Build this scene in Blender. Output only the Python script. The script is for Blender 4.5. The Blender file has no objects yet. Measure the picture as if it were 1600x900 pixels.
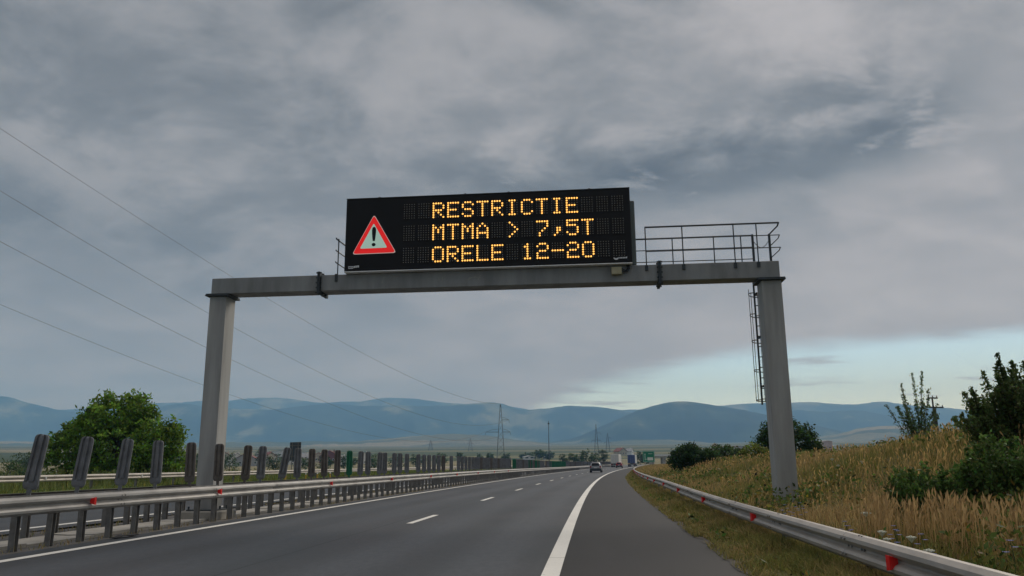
import bpy, math, random
import numpy as np
from mathutils import Matrix, Vector

random.seed(7)
rng = np.random.default_rng(7)
sc = bpy.context.scene
col = sc.collection
PI = math.pi

# ------------------------------------------------------------------ camera
CAM_H = 1.35
PITCH, ROLL = 0.217072, 0.007699
cp, sp, cr, sr = math.cos(PITCH), math.sin(PITCH), math.cos(ROLL), math.sin(ROLL)
FWD = Vector((0, cp, sp)); UP0 = Vector((0, -sp, cp)); RT0 = Vector((1, 0, 0))
RT = cr * RT0 - sr * UP0
UPV = sr * RT0 + cr * UP0
cam_d = bpy.data.cameras.new('camera')
cam = bpy.data.objects.new('camera', cam_d)
col.objects.link(cam)
cam.matrix_world = Matrix(((RT.x, UPV.x, -FWD.x, 0), (RT.y, UPV.y, -FWD.y, 0), (RT.z, UPV.z, -FWD.z, CAM_H), (0, 0, 0, 1)))
cam_d.sensor_width = 36.0
cam_d.lens = 36.0 * 1252 / 1600
cam_d.clip_start = 0.1
cam_d.clip_end = 40000
sc.camera = cam

# ------------------------------------------------------------------ light and exposure
SUN_AZ, SUN_EL = math.radians(38), math.radians(38)
sun_d = bpy.data.lights.new('sun', 'SUN')
sun_d.energy = 1.5
sun_d.angle = math.radians(30)
sun_d.color = (1.0, 0.95, 0.88)
sun = bpy.data.objects.new('sun', sun_d)
col.objects.link(sun)
sdir = Vector((math.sin(SUN_AZ) * math.cos(SUN_EL), math.cos(SUN_AZ) * math.cos(SUN_EL), math.sin(SUN_EL)))
sun.rotation_euler = sdir.to_track_quat('Z', 'Y').to_euler()
sun.location = (0, 0, 50)

world = bpy.data.worlds.new('World')
sc.world = world
world.use_nodes = True


def build_world():
    nt = world.node_tree
    N, L = nt.nodes, nt.links
    N.clear()

    def node(t, **k):
        n = N.new(t)
        for a, b in k.items():
            setattr(n, a, b)
        return n

    def val(x, sock):
        if isinstance(x, (int, float)):
            sock.default_value = x
        else:
            L.new(x, sock)

    def m(op, a, b=None, c=None, clamp=False):
        n = node('ShaderNodeMath', operation=op, use_clamp=clamp)
        val(a, n.inputs[0])
        if b is not None:
            val(b, n.inputs[1])
        if c is not None:
            val(c, n.inputs[2])
        return n.outputs[0]

    def sstep(x, a, b):
        n = node('ShaderNodeMapRange', interpolation_type='SMOOTHSTEP')
        val(x, n.inputs[0])
        n.inputs[1].default_value = a
        n.inputs[2].default_value = b
        return n.outputs[0]

    def mixc(f, a, b):
        n = node('ShaderNodeMix', data_type='RGBA')
        val(f, n.inputs[0])
        for s, v in ((n.inputs[6], a), (n.inputs[7], b)):
            if isinstance(v, tuple):
                s.default_value = (*v, 1)
            else:
                L.new(v, s)
        return n.outputs[2]

    tc = node('ShaderNodeTexCoord')
    nrm = node('ShaderNodeVectorMath', operation='NORMALIZE')
    L.new(tc.outputs['Generated'], nrm.inputs[0])
    sep = node('ShaderNodeSeparateXYZ')
    L.new(nrm.outputs[0], sep.inputs[0])
    x, y, z = sep.outputs
    zz = m('ADD', m('MAXIMUM', z, 0.0), 0.06)
    px, py = m('DIVIDE', x, zz), m('DIVIDE', y, zz)
    # the cloud sheet, seen on a plane overhead
    pc = node('ShaderNodeCombineXYZ')
    L.new(px, pc.inputs[0]); L.new(py, pc.inputs[1])
    # the same, for billows that hang below the sheet and foreshorten less
    z2 = m('ADD', m('MAXIMUM', z, 0.0), 0.32)
    pb = node('ShaderNodeCombineXYZ')
    L.new(m('DIVIDE', x, z2), pb.inputs[0]); L.new(m('DIVIDE', y, z2), pb.inputs[1])

    def noise(scale, detail, rough, sx=1.0, sy=1.0, rot=0.0, off=(0, 0, 0), dist=0.0, vec=None):
        mp = node('ShaderNodeMapping')
        L.new((vec or pc).outputs[0], mp.inputs[0])
        mp.inputs['Scale'].default_value = (sx, sy, 1)
        mp.inputs['Rotation'].default_value = (0, 0, rot)
        mp.inputs['Location'].default_value = off
        n = node('ShaderNodeTexNoise')
        n.inputs['Scale'].default_value = scale
        n.inputs['Detail'].default_value = detail
        n.inputs['Roughness'].default_value = rough
        n.inputs['Distortion'].default_value = dist
        L.new(mp.outputs[0], n.inputs['Vector'])
        return n.outputs[0]

    n_big = noise(0.9, 3, 0.5, 1.0, 0.8, 0.5, (3.1, 1.7, 0), 0.3)
    n_mid = noise(4.2, 9, 0.62, 0.85, 1.1, 0.5, (0.4, 2.2, 0), 0.25, pb)
    n_rag = noise(7.0, 8, 0.64, 0.8, 1.25, 0.3, (7.7, 0.3, 0), 0.3, pb)
    az = m('ARCTAN2', x, y)
    el = m('ARCSINE', z)
    # glow of the veiled sun
    dt = node('ShaderNodeVectorMath', operation='DOT_PRODUCT')
    L.new(nrm.outputs[0], dt.inputs[0])
    dt.inputs[1].default_value = (math.sin(0.62) * math.cos(0.2), math.cos(0.62) * math.cos(0.2), math.sin(0.2))
    glow = m('POWER', m('MAXIMUM', dt.outputs['Value'], 0.0), 4.0)
    amp = m('ADD', 0.3, m('MULTIPLY', sstep(z, 0.12, 0.36), 0.7))
    lum = m('ADD', 0.164, m('MULTIPLY', m('MULTIPLY', m('SUBTRACT', sstep(n_mid, 0.36, 0.66), 0.5), 0.10), amp))
    lum = m('ADD', lum, m('MULTIPLY', m('MULTIPLY', m('SUBTRACT', n_rag, 0.5), 0.07), amp))
    lum = m('ADD', lum, m('MULTIPLY', m('SUBTRACT', n_big, 0.5), 0.13))
    lum = m('ADD', lum, m('MULTIPLY', glow, 0.125))
    # extra brightness overhead, out of view, added to light the ground
    lum = m('ADD', lum, m('MULTIPLY', sstep(z, 0.55, 1.0), 0.34))
    lum = m('ADD', lum, m('MULTIPLY', sstep(z, 0.26, 0.04), 0.06))
    # dark scud band low in the sheet
    e1 = m('SUBTRACT', el, m('ADD', 0.340, m('MULTIPLY', az, 0.055)))
    e1 = m('ADD', e1, m('MULTIPLY', m('SUBTRACT', n_mid, 0.5), 0.13))
    e1 = m('DIVIDE', e1, 0.040)
    band = m('POWER', 2.718, m('MULTIPLY', m('MULTIPLY', e1, e1), -1.0))
    band = m('MULTIPLY', band, m('MULTIPLY', sstep(az, -0.30, 0.18), sstep(az, 0.60, 0.46)))
    e2 = m('DIVIDE', m('ADD', m('SUBTRACT', el, 0.415), m('MULTIPLY', m('SUBTRACT', n_rag, 0.5), 0.14)), 0.024)
    b2 = m('POWER', 2.718, m('MULTIPLY', m('MULTIPLY', e2, e2), -1.0))
    b2 = m('MULTIPLY', b2, m('MULTIPLY', sstep(az, 0.27, 0.38), sstep(az, 0.52, 0.44)))
    band = m('MAXIMUM', band, m('MULTIPLY', b2, 0.8))
    band = m('MULTIPLY', band, sstep(n_rag, 0.30, 0.46))
    lum = m('MULTIPLY', lum, m('SUBTRACT', 1.0, m('MULTIPLY', band, 0.60)))
    tone = mixc(sstep(lum, 0.11, 0.30), (0.97, 1.02, 1.08), (1.05, 1.02, 1.05))
    cl = node('ShaderNodeVectorMath', operation='SCALE')
    L.new(tone, cl.inputs[0]); L.new(lum, cl.inputs['Scale'])
    bgc = node('ShaderNodeBackground')
    L.new(cl.outputs[0], bgc.inputs[0])
    bgc.inputs[1].default_value = 1.0
    # the clear strip beyond the sheet's far edge
    sky = node('ShaderNodeTexSky', sky_type='NISHITA')
    sky.sun_disc = False
    sky.sun_elevation = SUN_EL
    sky.sun_rotation = SUN_AZ
    sky.air_density = 1.0
    sky.dust_density = 0.1
    sky.ozone_density = 3.0
    bgs = node('ShaderNodeBackground')
    L.new(sky.outputs[0], bgs.inputs[0])
    bgs.inputs[1].default_value = 0.092
    edge = m('MULTIPLY', m('MAXIMUM', m('ADD', px, 0.6), 0.0), m('MAXIMUM', m('SUBTRACT', py, 3.0), 0.0))
    edge = m('ADD', edge, m('MULTIPLY', m('SUBTRACT', n_big, 0.5), 1.6))
    edge = m('ADD', edge, m('MULTIPLY', m('SUBTRACT', n_rag, 0.5), 1.2))
    clear = sstep(edge, 3.3, 5.4)
    # small flat clouds inside the strip
    n_flat = noise(2.1, 5, 0.55, 0.45, 0.75, 0.0, (1.9, 5.6, 0), 0.3)
    clear = m('MULTIPLY', clear, m('SUBTRACT', 1.0, m('MULTIPLY', sstep(n_flat, 0.55, 0.66), 0.7)))
    mx = node('ShaderNodeMixShader')
    L.new(clear, mx.inputs[0])
    L.new(bgc.outputs[0], mx.inputs[1])
    L.new(bgs.outputs[0], mx.inputs[2])
    out = node('ShaderNodeOutputWorld')
    L.new(mx.outputs[0], out.inputs[0])


build_world()
sc.view_settings.view_transform = 'Standard'
sc.view_settings.look = 'None'
sc.view_settings.exposure = 0.6
sc.view_settings.gamma = 1.0
sc.view_settings.use_curve_mapping = False
sc.cycles.use_denoising = True
sc.cycles.max_bounces = 6
sc.cycles.volume_bounces = 1
sc.cycles.transparent_max_bounces = 8


# ------------------------------------------------------------------ layout helpers
def ray(u, v):
    u, v = float(u), float(v)
    d = FWD + (u - 800) / 1252 * RT - (v - 450) / 1252 * UPV
    return d / d.y


def atY(u, v, Y):
    return Vector((0, 0, CAM_H)) + ray(u, v) * float(Y)


DS = 0.25
S = np.arange(-30, 700, DS)
_sc = np.clip(S, -40, 330)
HD = 8.83255517e-02 + 6.48442247e-04 * _sc - 3.01615905e-06 * _sc ** 2 / 2 + 1.14999691e-08 * _sc ** 3 / 6
CX = np.cumsum(np.sin(HD)) * DS
CY = np.cumsum(np.cos(HD)) * DS
_i0 = int(30 / DS)
CX -= CX[_i0]
CY -= CY[_i0]


def hdg(s):
    return np.interp(s, S, HD)


def rz(s):
    return 1.0052e-5 * np.maximum(np.minimum(s, 430), 0) ** 2 / 2


def road(s, o, z=0.0):
    """point at distance s along the road and offset o to its right"""
    s = np.asarray(s, float)
    h = hdg(s)
    return np.stack(np.broadcast_arrays(np.interp(s, S, CX) + o * np.cos(h), np.interp(s, S, CY) - o * np.sin(h), z + rz(s)), -1)


def rp(s, o, z=0.0):
    return Vector(road(s, o, z).tolist())


def so(P):
    d = np.hypot(CX - P[0], CY - P[1])
    i = d.argmin()
    return S[i], (P[0] - CX[i]) * math.cos(HD[i]) - (P[1] - CY[i]) * math.sin(HD[i])


def wav(a, b, k=0):
    """smooth pseudo-noise, about -1..1"""
    return (np.sin(a * 1.0 + 1.3 * k + 0.7 * np.sin(b * 0.8 + k)) + np.sin(b * 1.31 + 2.1 * k + 0.9 * np.sin(a * 0.63)) + 0.6 * np.sin(a * 2.3 - b * 1.9 + k) + 0.4 * np.sin(a * 4.1 + b * 3.7 + 2 * k)) / 2.4


def smooth(x, a, b):
    t = np.clip((np.asarray(x, float) - a) / (b - a), 0, 1)
    return t * t * (3 - 2 * t)


def terrain(x, y):
    r = np.hypot(x, y)
    t = np.maximum(r - 380, 0)
    return -1.0 + 0.027 * t * t / (t + 120) + 0.5 * wav(x * 0.012, y * 0.011, 2) * smooth(r, 60, 300)


def bank(s, o):
    """height of the grass bank right of the road"""
    cz = 1.45 - 0.73 * smooth(s, 55, 150) - 0.35 * smooth(s, 160, 300)
    cz = cz + 0.32 * smooth(-s, -30, -14) + 0.10 * wav(s * 0.11, s * 0.05, 3) + 0.25 * smooth(s, 8, 16) * smooth(-s, -34, -22)
    z = 0.02 + 0.06 * smooth(o, 2.2, 3.0) + 0.27 * smooth(o, 3.0, 4.9) + (cz - 0.35) * smooth(o, 4.6, 9.4)
    z = z - (cz + 0.9) * smooth(o, 13, 34)
    return z + 0.05 * wav(s * 0.9, o * 1.3, 1) * smooth(o, 2.8, 4.5)


def bank_at(x, y):
    s, o = so((x, y))
    return float(bank(s, o) + rz(s))


def lverge(s, o):
    """height of the grass left of the opposite carriageway"""
    return 0.30 - 0.15 * smooth(-o, 25.5, 29) - 1.25 * smooth(-o, 34, 70) + 0.05 * wav(s * 0.7, o * 0.9, 5)


def tag(o, label=None, cat=None, group=None, kind=None):
    if label: o['label'] = label
    if cat: o['category'] = cat
    if group: o['group'] = group
    if kind: o['kind'] = kind
    return o


def empty(name, loc, rotz=0.0, label=None, cat=None, group=None):
    o = bpy.data.objects.new(name, None)
    o.empty_display_size = 0.2
    o.location = loc
    o.rotation_euler = (0, 0, rotz)
    col.objects.link(o)
    return tag(o, label, cat, group)


SMALL = {'lit_dots', 'unlit_dots', 'splice_bolts', 'post_bolts', 'bolts', 'anchor_bolts', 'sign_print', 'print', 'walkway_grating', 'bracing', 'lock_rod', 'insulator', 'flower_head', 'cable', 'maker_label', 'maker_logo', 'exclamation_mark', 'cage_hoop', 'arm', 'ladder_bracket'}


class MB:
    def __init__(self):
        self.v, self.f = [], []

    def add(self, vs, fs):
        b = len(self.v)
        self.v += [tuple(p) for p in vs]
        self.f += [tuple(i + b for i in q) for q in fs]
        return self

    def box(self, x0, x1, y0, y1, z0, z1):
        return self.add([(x0, y0, z0), (x1, y0, z0), (x1, y1, z0), (x0, y1, z0), (x0, y0, z1), (x1, y0, z1), (x1, y1, z1), (x0, y1, z1)],
                        [(0, 3, 2, 1), (4, 5, 6, 7), (0, 1, 5, 4), (1, 2, 6, 5), (2, 3, 7, 6), (3, 0, 4, 7)])

    def bbox(self, x0, x1, y0, y1, z0, z1, c=0.02):
        """box with chamfered vertical edges and top/bottom chamfers"""
        def ring(z, i):
            a, b, d, e = x0 + i, x1 - i, y0 + i, y1 - i
            return [(a + c, d, z), (b - c, d, z), (b, d + c, z), (b, e - c, z), (b - c, e, z), (a + c, e, z), (a, e - c, z), (a, d + c, z)]
        return self.loft([ring(z0, c), ring(z0 + c, 0), ring(z1 - c, 0), ring(z1, c)])

    def loft(self, rings, caps=True, closed=True):
        n = len(rings[0])
        vs = [p for r in rings for p in r]
        fs = []
        for k in range(len(rings) - 1):
            for i in range(n if closed else n - 1):
                j = (i + 1) % n
                fs.append((k * n + i, k * n + j, (k + 1) * n + j, (k + 1) * n + i))
        if caps and closed:
            fs.append(tuple(range(n - 1, -1, -1)))
            fs.append(tuple((len(rings) - 1) * n + i for i in range(n)))
        return self.add(vs, fs)

    def tube(self, pts, rad, n=6, caps=True):
        pts = [Vector(p) for p in pts]
        if not isinstance(rad, (list, tuple)):
            rad = [rad] * len(pts)
        rings = []
        pu = None
        for i, p in enumerate(pts):
            d = (pts[min(i + 1, len(pts) - 1)] - pts[max(i - 1, 0)])
            d = d.normalized() if d.length > 1e-9 else Vector((0, 0, 1))
            if pu is None:
                pu = d.orthogonal().normalized()
            u = (pu - d * pu.dot(d))
            u = u.normalized() if u.length > 1e-6 else d.orthogonal().normalized()
            pu = u
            w = d.cross(u)
            rings.append([p + float(rad[i]) * (math.cos(2 * PI * k / n) * u + math.sin(2 * PI * k / n) * w) for k in range(n)])
        return self.loft(rings, caps)

    def cyl(self, c, axis, r, length, n=16):
        a = Vector(axis).normalized() * length / 2
        c = Vector(c)
        return self.tube([c - a, c + a], r, n)

    def prism(self, poly, y0, y1):
        """polygon in x,z pushed from y0 to y1"""
        return self.loft([[(p[0], y0, p[1]) for p in poly], [(p[0], y1, p[1]) for p in poly]])

    def mesh(self, name, smooth_=False):
        me = bpy.data.meshes.new(name)
        me.from_pydata(self.v, [], self.f)
        me.validate()
        if smooth_:
            me.polygons.foreach_set('use_smooth', [True] * len(me.polygons))
        me.update()
        return me

    def build(self, name, mat, parent=None, smooth_=False, world=False, loc=None):
        if world and parent is not None:
            pl = parent.location
            self.v = [(p[0] - pl.x, p[1] - pl.y, p[2] - pl.z) for p in self.v]
        elif loc is not None:
            self.v = [(p[0] - loc[0], p[1] - loc[1], p[2] - loc[2]) for p in self.v]
        o = link(name, self.mesh(name, smooth_), mat, parent, loc=loc or (0, 0, 0))
        if name in SMALL:
            o['kind'] = 'stuff'
        return o


def link(name, me, mat=None, parent=None, loc=(0, 0, 0), rot=(0, 0, 0), label=None):
    if mat is not None and len(me.materials) == 0:
        me.materials.append(mat)
    o = bpy.data.objects.new(name, me)
    o.location = loc
    o.rotation_euler = rot
    col.objects.link(o)
    if parent is not None:
        o.parent = parent
    if label:
        o['label'] = label
    return o


# ------------------------------------------------------------------ materials
class NT:
    def __init__(self, name):
        self.mat = bpy.data.materials.new(name)
        self.mat.use_nodes = True
        self.t = self.mat.node_tree
        self.b = self.t.nodes['Principled BSDF']

    def n(self, t, **k):
        x = self.t.nodes.new(t)
        for a, b in k.items():
            setattr(x, a, b)
        return x

    def l(self, a, b):
        self.t.links.new(a, b)

    def noise(self, vec, scale, detail=4, rough=0.55, stretch=None):
        if stretch:
            mp = self.n('ShaderNodeMapping')
            mp.inputs['Scale'].default_value = stretch
            self.l(vec, mp.inputs[0])
            vec = mp.outputs[0]
        x = self.n('ShaderNodeTexNoise')
        x.inputs['Scale'].default_value = scale
        x.inputs['Detail'].default_value = detail
        x.inputs['Roughness'].default_value = rough
        self.l(vec, x.inputs['Vector'])
        return x.outputs[0]

    def ramp(self, f, stops):
        r = self.n('ShaderNodeValToRGB')
        e = r.color_ramp.elements
        while len(e) < len(stops):
            e.new(0.5)
        for k, (p, c) in enumerate(stops):
            e[k].position = p
            e[k].color = (*c, 1) if isinstance(c, tuple) else (c, c, c, 1)
        self.l(f, r.inputs[0])
        return r.outputs[0]

    def mix(self, f, a, b, blend='MIX'):
        x = self.n('ShaderNodeMix', data_type='RGBA', blend_type=blend)
        for s, v in ((x.inputs[0], f), (x.inputs[6], a), (x.inputs[7], b)):
            if isinstance(v, (int, float)):
                s.default_value = v
            elif isinstance(v, tuple):
                s.default_value = (*v, 1)
            else:
                self.l(v, s)
        return x.outputs[2]

    def color(self, c):
        if isinstance(c, tuple):
            self.b.inputs['Base Color'].default_value = (*c, 1)
        else:
            self.l(c, self.b.inputs['Base Color'])

    def bump(self, h, strength=0.3, dist=0.02):
        x = self.n('ShaderNodeBump')
        x.inputs['Strength'].default_value = strength
        x.inputs['Distance'].default_value = dist
        self.l(h, x.inputs['Height'])
        self.l(x.outputs[0], self.b.inputs['Normal'])


MATS = {}


def mat(name, c, rough=0.6, metal=0.0, var=0.15, scale=4.0, bump=0.0, stretch=None, spec=0.5):
    if name in MATS:
        return MATS[name]
    k = NT(name)
    g = k.n('ShaderNodeNewGeometry').outputs['Position']
    if var > 0:
        f = k.noise(g, scale, 5, 0.6, stretch)
        k.color(k.ramp(f, [(0.3, tuple(x * (1 - var) for x in c)), (0.7, tuple(min(x * (1 + var), 1) for x in c))]))
        if bump:
            k.bump(k.noise(g, scale * 8, 4), bump, 0.01)
    else:
        k.color(c)
    k.b.inputs['Roughness'].default_value = rough
    k.b.inputs['Metallic'].default_value = metal
    k.b.inputs['Specular IOR Level'].default_value = spec
    MATS[name] = k.mat
    return k.mat


def emit(name, c, strength, base=(0.02, 0.02, 0.02)):
    k = NT(name)
    k.color(base)
    k.b.inputs['Emission Color'].default_value = (*c, 1)
    k.b.inputs['Emission Strength'].default_value = strength
    k.b.inputs['Roughness'].default_value = 0.5
    return k.mat


def tint_mat(name, rough=0.7, transl=0.25):
    """foliage: colour from the per-leaf 'tint' attribute"""
    k = NT(name)
    a = k.n('ShaderNodeAttribute', attribute_name='tint')
    k.color(a.outputs['Color'])
    k.b.inputs['Roughness'].default_value = rough
    k.b.inputs['Specular IOR Level'].default_value = 0.15
    tr = k.n('ShaderNodeBsdfTranslucent')
    k.l(a.outputs['Color'], tr.inputs[0])
    mx = k.n('ShaderNodeMixShader')
    mx.inputs[0].default_value = transl
    k.l(k.b.outputs[0], mx.inputs[1])
    k.l(tr.outputs[0], mx.inputs[2])
    k.l(mx.outputs[0], k.t.nodes['Material Output'].inputs[0])
    return k.mat


def uvmat(name):
    k = NT(name)
    uv = k.n('ShaderNodeUVMap').outputs[0]
    return k, uv


def asphalt(name, base, warm, tracks, spec=0.18):
    k, uv = uvmat(name)
    big = k.noise(uv, 0.16, 4, 0.6, (1.0, 0.22, 1))
    mid = k.noise(uv, 0.9, 5, 0.6, (1.0, 0.12, 1))
    fine = k.noise(uv, 55, 3, 0.7)
    patch = k.noise(uv, 0.35, 3, 0.5, (1.0, 0.5, 1))
    c = k.mix(k.ramp(big, [(0.35, 0.0), (0.65, 1.0)]), tuple(x * 0.70 for x in base), tuple(x * 1.15 for x in base))
    c = k.mix(k.ramp(patch, [(0.42, 0.0), (0.62, 0.75)]), c, warm)
    c = k.mix(k.ramp(mid, [(0.48, 0.0), (0.68, 0.55)]), c, tuple(x * 1.4 for x in base))
    if tracks:
        # polished wheel tracks run along the lanes
        sx = k.n('ShaderNodeSeparateXYZ')
        k.l(uv, sx.inputs[0])
        tot = None
        for o, w in tracks:
            a = k.n('ShaderNodeMath', operation='SUBTRACT')
            k.l(sx.outputs[0], a.inputs[0]); a.inputs[1].default_value = o
            b = k.n('ShaderNodeMath', operation='ABSOLUTE')
            k.l(a.outputs[0], b.inputs[0])
            r = k.n('ShaderNodeMapRange', interpolation_type='SMOOTHSTEP')
            k.l(b.outputs[0], r.inputs[0])
            r.inputs[1].default_value = w; r.inputs[2].default_value = w * 0.2
            if tot is None:
                tot = r.outputs[0]
            else:
                q = k.n('ShaderNodeMath', operation='MAXIMUM')
                k.l(tot, q.inputs[0]); k.l(r.outputs[0], q.inputs[1])
                tot = q.outputs[0]
        q = k.n('ShaderNodeMath', operation='MULTIPLY')
        k.l(tot, q.inputs[0]); q.inputs[1].default_value = 0.75
        brk = k.n('ShaderNodeMath', operation='MULTIPLY')
        k.l(q.outputs[0], brk.inputs[0]); k.l(k.ramp(k.noise(uv, 0.5, 4, 0.6, (1.0, 0.08, 1)), [(0.3, 0.15), (0.6, 1.0)]), brk.inputs[1])
        c = k.mix(brk.outputs[0], c, tuple(a * b for a, b in zip(base, (1.85, 1.78, 1.80))))
        jn = k.n('ShaderNodeMath', operation='COMPARE')
        k.l(sx.outputs[0], jn.inputs[0]); jn.inputs[1].default_value = -4.78; jn.inputs[2].default_value = 0.018
        c = k.mix(jn.outputs[0], c, tuple(x * 0.45 for x in base))
    grit = k.noise(uv, 9, 5, 0.75, (1.0, 0.5, 1))
    c = k.mix(k.ramp(grit, [(0.35, 0.5), (0.6, 0.0)]), c, tuple(x * 0.68 for x in base))
    crack = k.noise(uv, 2.2, 6, 0.7, (1.0, 0.06, 1))
    c = k.mix(k.ramp(crack, [(0.60, 0.0), (0.72, 0.6)]), c, tuple(x * 0.72 for x in base))
    c = k.mix(k.ramp(fine, [(0.3, 0.35), (0.75, 0.0)]), c, tuple(x * 0.55 for x in base))
    k.color(c)
    k.b.inputs['Roughness'].default_value = 0.62
    k.b.inputs['Specular IOR Level'].default_value = spec
    k.bump(fine, 0.35, 0.006)
    return k.mat


def paint(name, c, wear):
    k, uv = uvmat(name)
    f = k.noise(uv, 14, 6, 0.7)
    g = k.noise(uv, 1.1, 4, 0.6, (1, 0.3, 1))
    cc = k.mix(k.ramp(g, [(0.35, 0.0), (0.75, 0.5)]), c, tuple(x * 0.74 for x in c))
    cc = k.mix(k.ramp(f, [(0.58, 0.0), (0.72, wear)]), cc, (0.10, 0.10, 0.10))
    k.color(cc)
    k.b.inputs['Roughness'].default_value = 0.6
    return k.mat


M_ROAD = asphalt('asphalt_lanes', (0.050, 0.0565, 0.0625), (0.072, 0.069, 0.073), [(-7.5, .75), (-5.7, .75), (-3.35, .85), (-1.5, .85)])
M_SHOULD = asphalt('asphalt_shoulder', (0.030, 0.028, 0.0275), (0.034, 0.031, 0.030), None, 0.12)
M_PAINT = paint('road_paint', (0.70, 0.68, 0.62), 0.5)
M_GALV = mat('galvanised_rail', (0.33, 0.32, 0.30), 0.55, 0.2, 0.22, 1.6, 0.15, (1, 1, 3))
M_POST = mat('galvanised_post', (0.185, 0.178, 0.165), 0.65, 0.15, 0.3, 5.0, 0.2)
M_RGALV = mat('weathered_rail', (0.40, 0.365, 0.32), 0.55, 0.2, 0.2, 1.4, 0.15, (1, 1, 3))
M_PADDLE = mat('paddle_grey_plastic', (0.155, 0.16, 0.165), 0.65, 0, 0.3, 5, 0.1)
M_PADDLE_B = mat('paddle_brown_grey_plastic', (0.12, 0.105, 0.09), 0.7, 0, 0.25, 6, 0.1)
M_PADGREEN = mat('paddle_green_plastic', (0.005, 0.13, 0.06), 0.5, 0, 0.15, 6)
M_GANTRY = mat('gantry_galvanised', (0.255, 0.26, 0.255), 0.62, 0.15, 0.26, 2.2, 0.1, (1, 1, 0.25))
M_COLUMN = mat('column_galvanised', (0.335, 0.335, 0.32), 0.65, 0.05, 0.25, 2.6, 0.1, (1, 1, 0.12))
M_DARKST = mat('dark_steel', (0.045, 0.055, 0.06), 0.55, 0.3, 0.2, 8)
M_CONC = mat('concrete', (0.33, 0.31, 0.27), 0.85, 0, 0.22, 1.2, 0.3)
M_DIRT = mat('median_dirt', (0.082, 0.077, 0.070), 0.95, 0, 0.35, 1.5, 0.5)
M_BLACK = mat('sign_black', (0.008, 0.008, 0.009), 0.55, 0, 0.2, 2, 0, None, 0.25)
M_RED = mat('reflector_red', (0.80, 0.015, 0.012), 0.3, 0, 0.1, 12)
M_RUB = mat('rubber', (0.015, 0.015, 0.016), 0.8, 0, 0.2, 10)
M_GLASS = mat('dark_glass', (0.012, 0.014, 0.017), 0.08, 0, 0, 1)
M_BARK = mat('bark', (0.06, 0.045, 0.032), 0.9, 0, 0.3, 6, 0.4)
M_LEAF = tint_mat('leaves', 0.6, 0.42)
M_GRASS = tint_mat('grass_blades', 0.8, 0.3)


# ------------------------------------------------------------------ the setting: ground, mountains
def grid_mesh(name, P, mat_, uv=None, smooth_=True):
    """P: rows x cols x 3"""
    r, c = P.shape[:2]
    idx = np.arange(r * c).reshape(r, c)
    f = np.stack([idx[:-1, :-1], idx[:-1, 1:], idx[1:, 1:], idx[1:, :-1]], -1).reshape(-1, 4)
    me = bpy.data.meshes.new(name)
    me.vertices.add(r * c)
    me.vertices.foreach_set('co', P.reshape(-1).astype(np.float32))
    me.loops.add(f.size)
    me.loops.foreach_set('vertex_index', f.reshape(-1).astype(np.int32))
    me.polygons.add(len(f))
    me.polygons.foreach_set('loop_start', (np.arange(len(f)) * 4).astype(np.int32))
    me.polygons.foreach_set('use_smooth', np.full(len(f), smooth_))
    if uv is not None:
        ul = me.uv_layers.new(name='UVMap')
        ul.data.foreach_set('uv', uv.reshape(-1, 2)[f.reshape(-1)].reshape(-1).astype(np.float32))
    me.update()
    me.validate()
    me.materials.append(mat_)
    return me


def strip(name, offs, zf, s0, s1, ds, mat_, parent=None, kind='structure'):
    ss = np.arange(s0, s1 + 1e-6, ds)
    oo = np.array(offs, float)
    SS, OO = np.meshgrid(ss, oo, indexing='ij')
    P = road(SS, OO, zf(SS, OO))
    P = P[:, ::-1]
    UVs = np.stack([OO, SS], -1)[:, ::-1]
    me = grid_mesh(name, P[:, ::-1], mat_, UVs[:, ::-1])
    o = link(name, me, None, parent)
    if kind and parent is None:
        o['kind'] = kind
    return o


def field_material():
    k = NT('far_fields')
    g = k.n('ShaderNodeNewGeometry').outputs['Position']
    mp = k.n('ShaderNodeMapping')
    mp.inputs['Scale'].default_value = (0.0016, 0.0042, 0)
    mp.inputs['Rotation'].default_value = (0, 0, 0.12)
    k.l(g, mp.inputs[0])
    v = k.n('ShaderNodeTexVoronoi')
    v.inputs['Scale'].default_value = 1.0
    k.l(mp.outputs[0], v.inputs['Vector'])
    sx = k.n('ShaderNodeSeparateColor')
    k.l(v.outputs['Color'], sx.inputs[0])
    c = k.ramp(sx.outputs[0], [(0.0, (0.045, 0.062, 0.024)), (0.3, (0.065, 0.082, 0.032)), (0.5, (0.19, 0.17, 0.085)), (0.72, (0.05, 0.07, 0.028)), (0.9, (0.25, 0.21, 0.12)), (1.0, (0.08, 0.09, 0.045))])
    n = k.noise(g, 0.02, 5)
    c = k.mix(k.ramp(n, [(0.4, 0.0), (0.7, 0.5)]), c, (0.04, 0.052, 0.024))
    k.color(c)
    k.b.inputs['Roughness'].default_value = 0.95
    k.b.inputs['Specular IOR Level'].default_value = 0.1
    return k.mat


def soil_material(name, a, b, c):
    k = NT(name)
    g = k.n('ShaderNodeNewGeometry').outputs['Position']
    n1 = k.noise(g, 0.35, 5)
    n2 = k.noise(g, 3.0, 5, 0.65)
    cc = k.mix(k.ramp(n1, [(0.4, 0.0), (0.62, 1.0)]), a, b)
    cc = k.mix(k.ramp(n2, [(0.45, 0.0), (0.7, 0.7)]), cc, c)
    k.color(cc)
    k.b.inputs['Roughness'].default_value = 0.95
    k.b.inputs['Specular IOR Level'].default_value = 0.1
    k.bump(n2, 0.6, 0.08)
    return k.mat


M_FIELD = field_material()
M_SOIL = soil_material('bank_soil', (0.13, 0.095, 0.04), (0.07, 0.085, 0.028), (0.10, 0.07, 0.035))
M_LSOIL = soil_material('verge_soil', (0.075, 0.11, 0.022), (0.10, 0.12, 0.035), (0.05, 0.075, 0.02))

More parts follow.
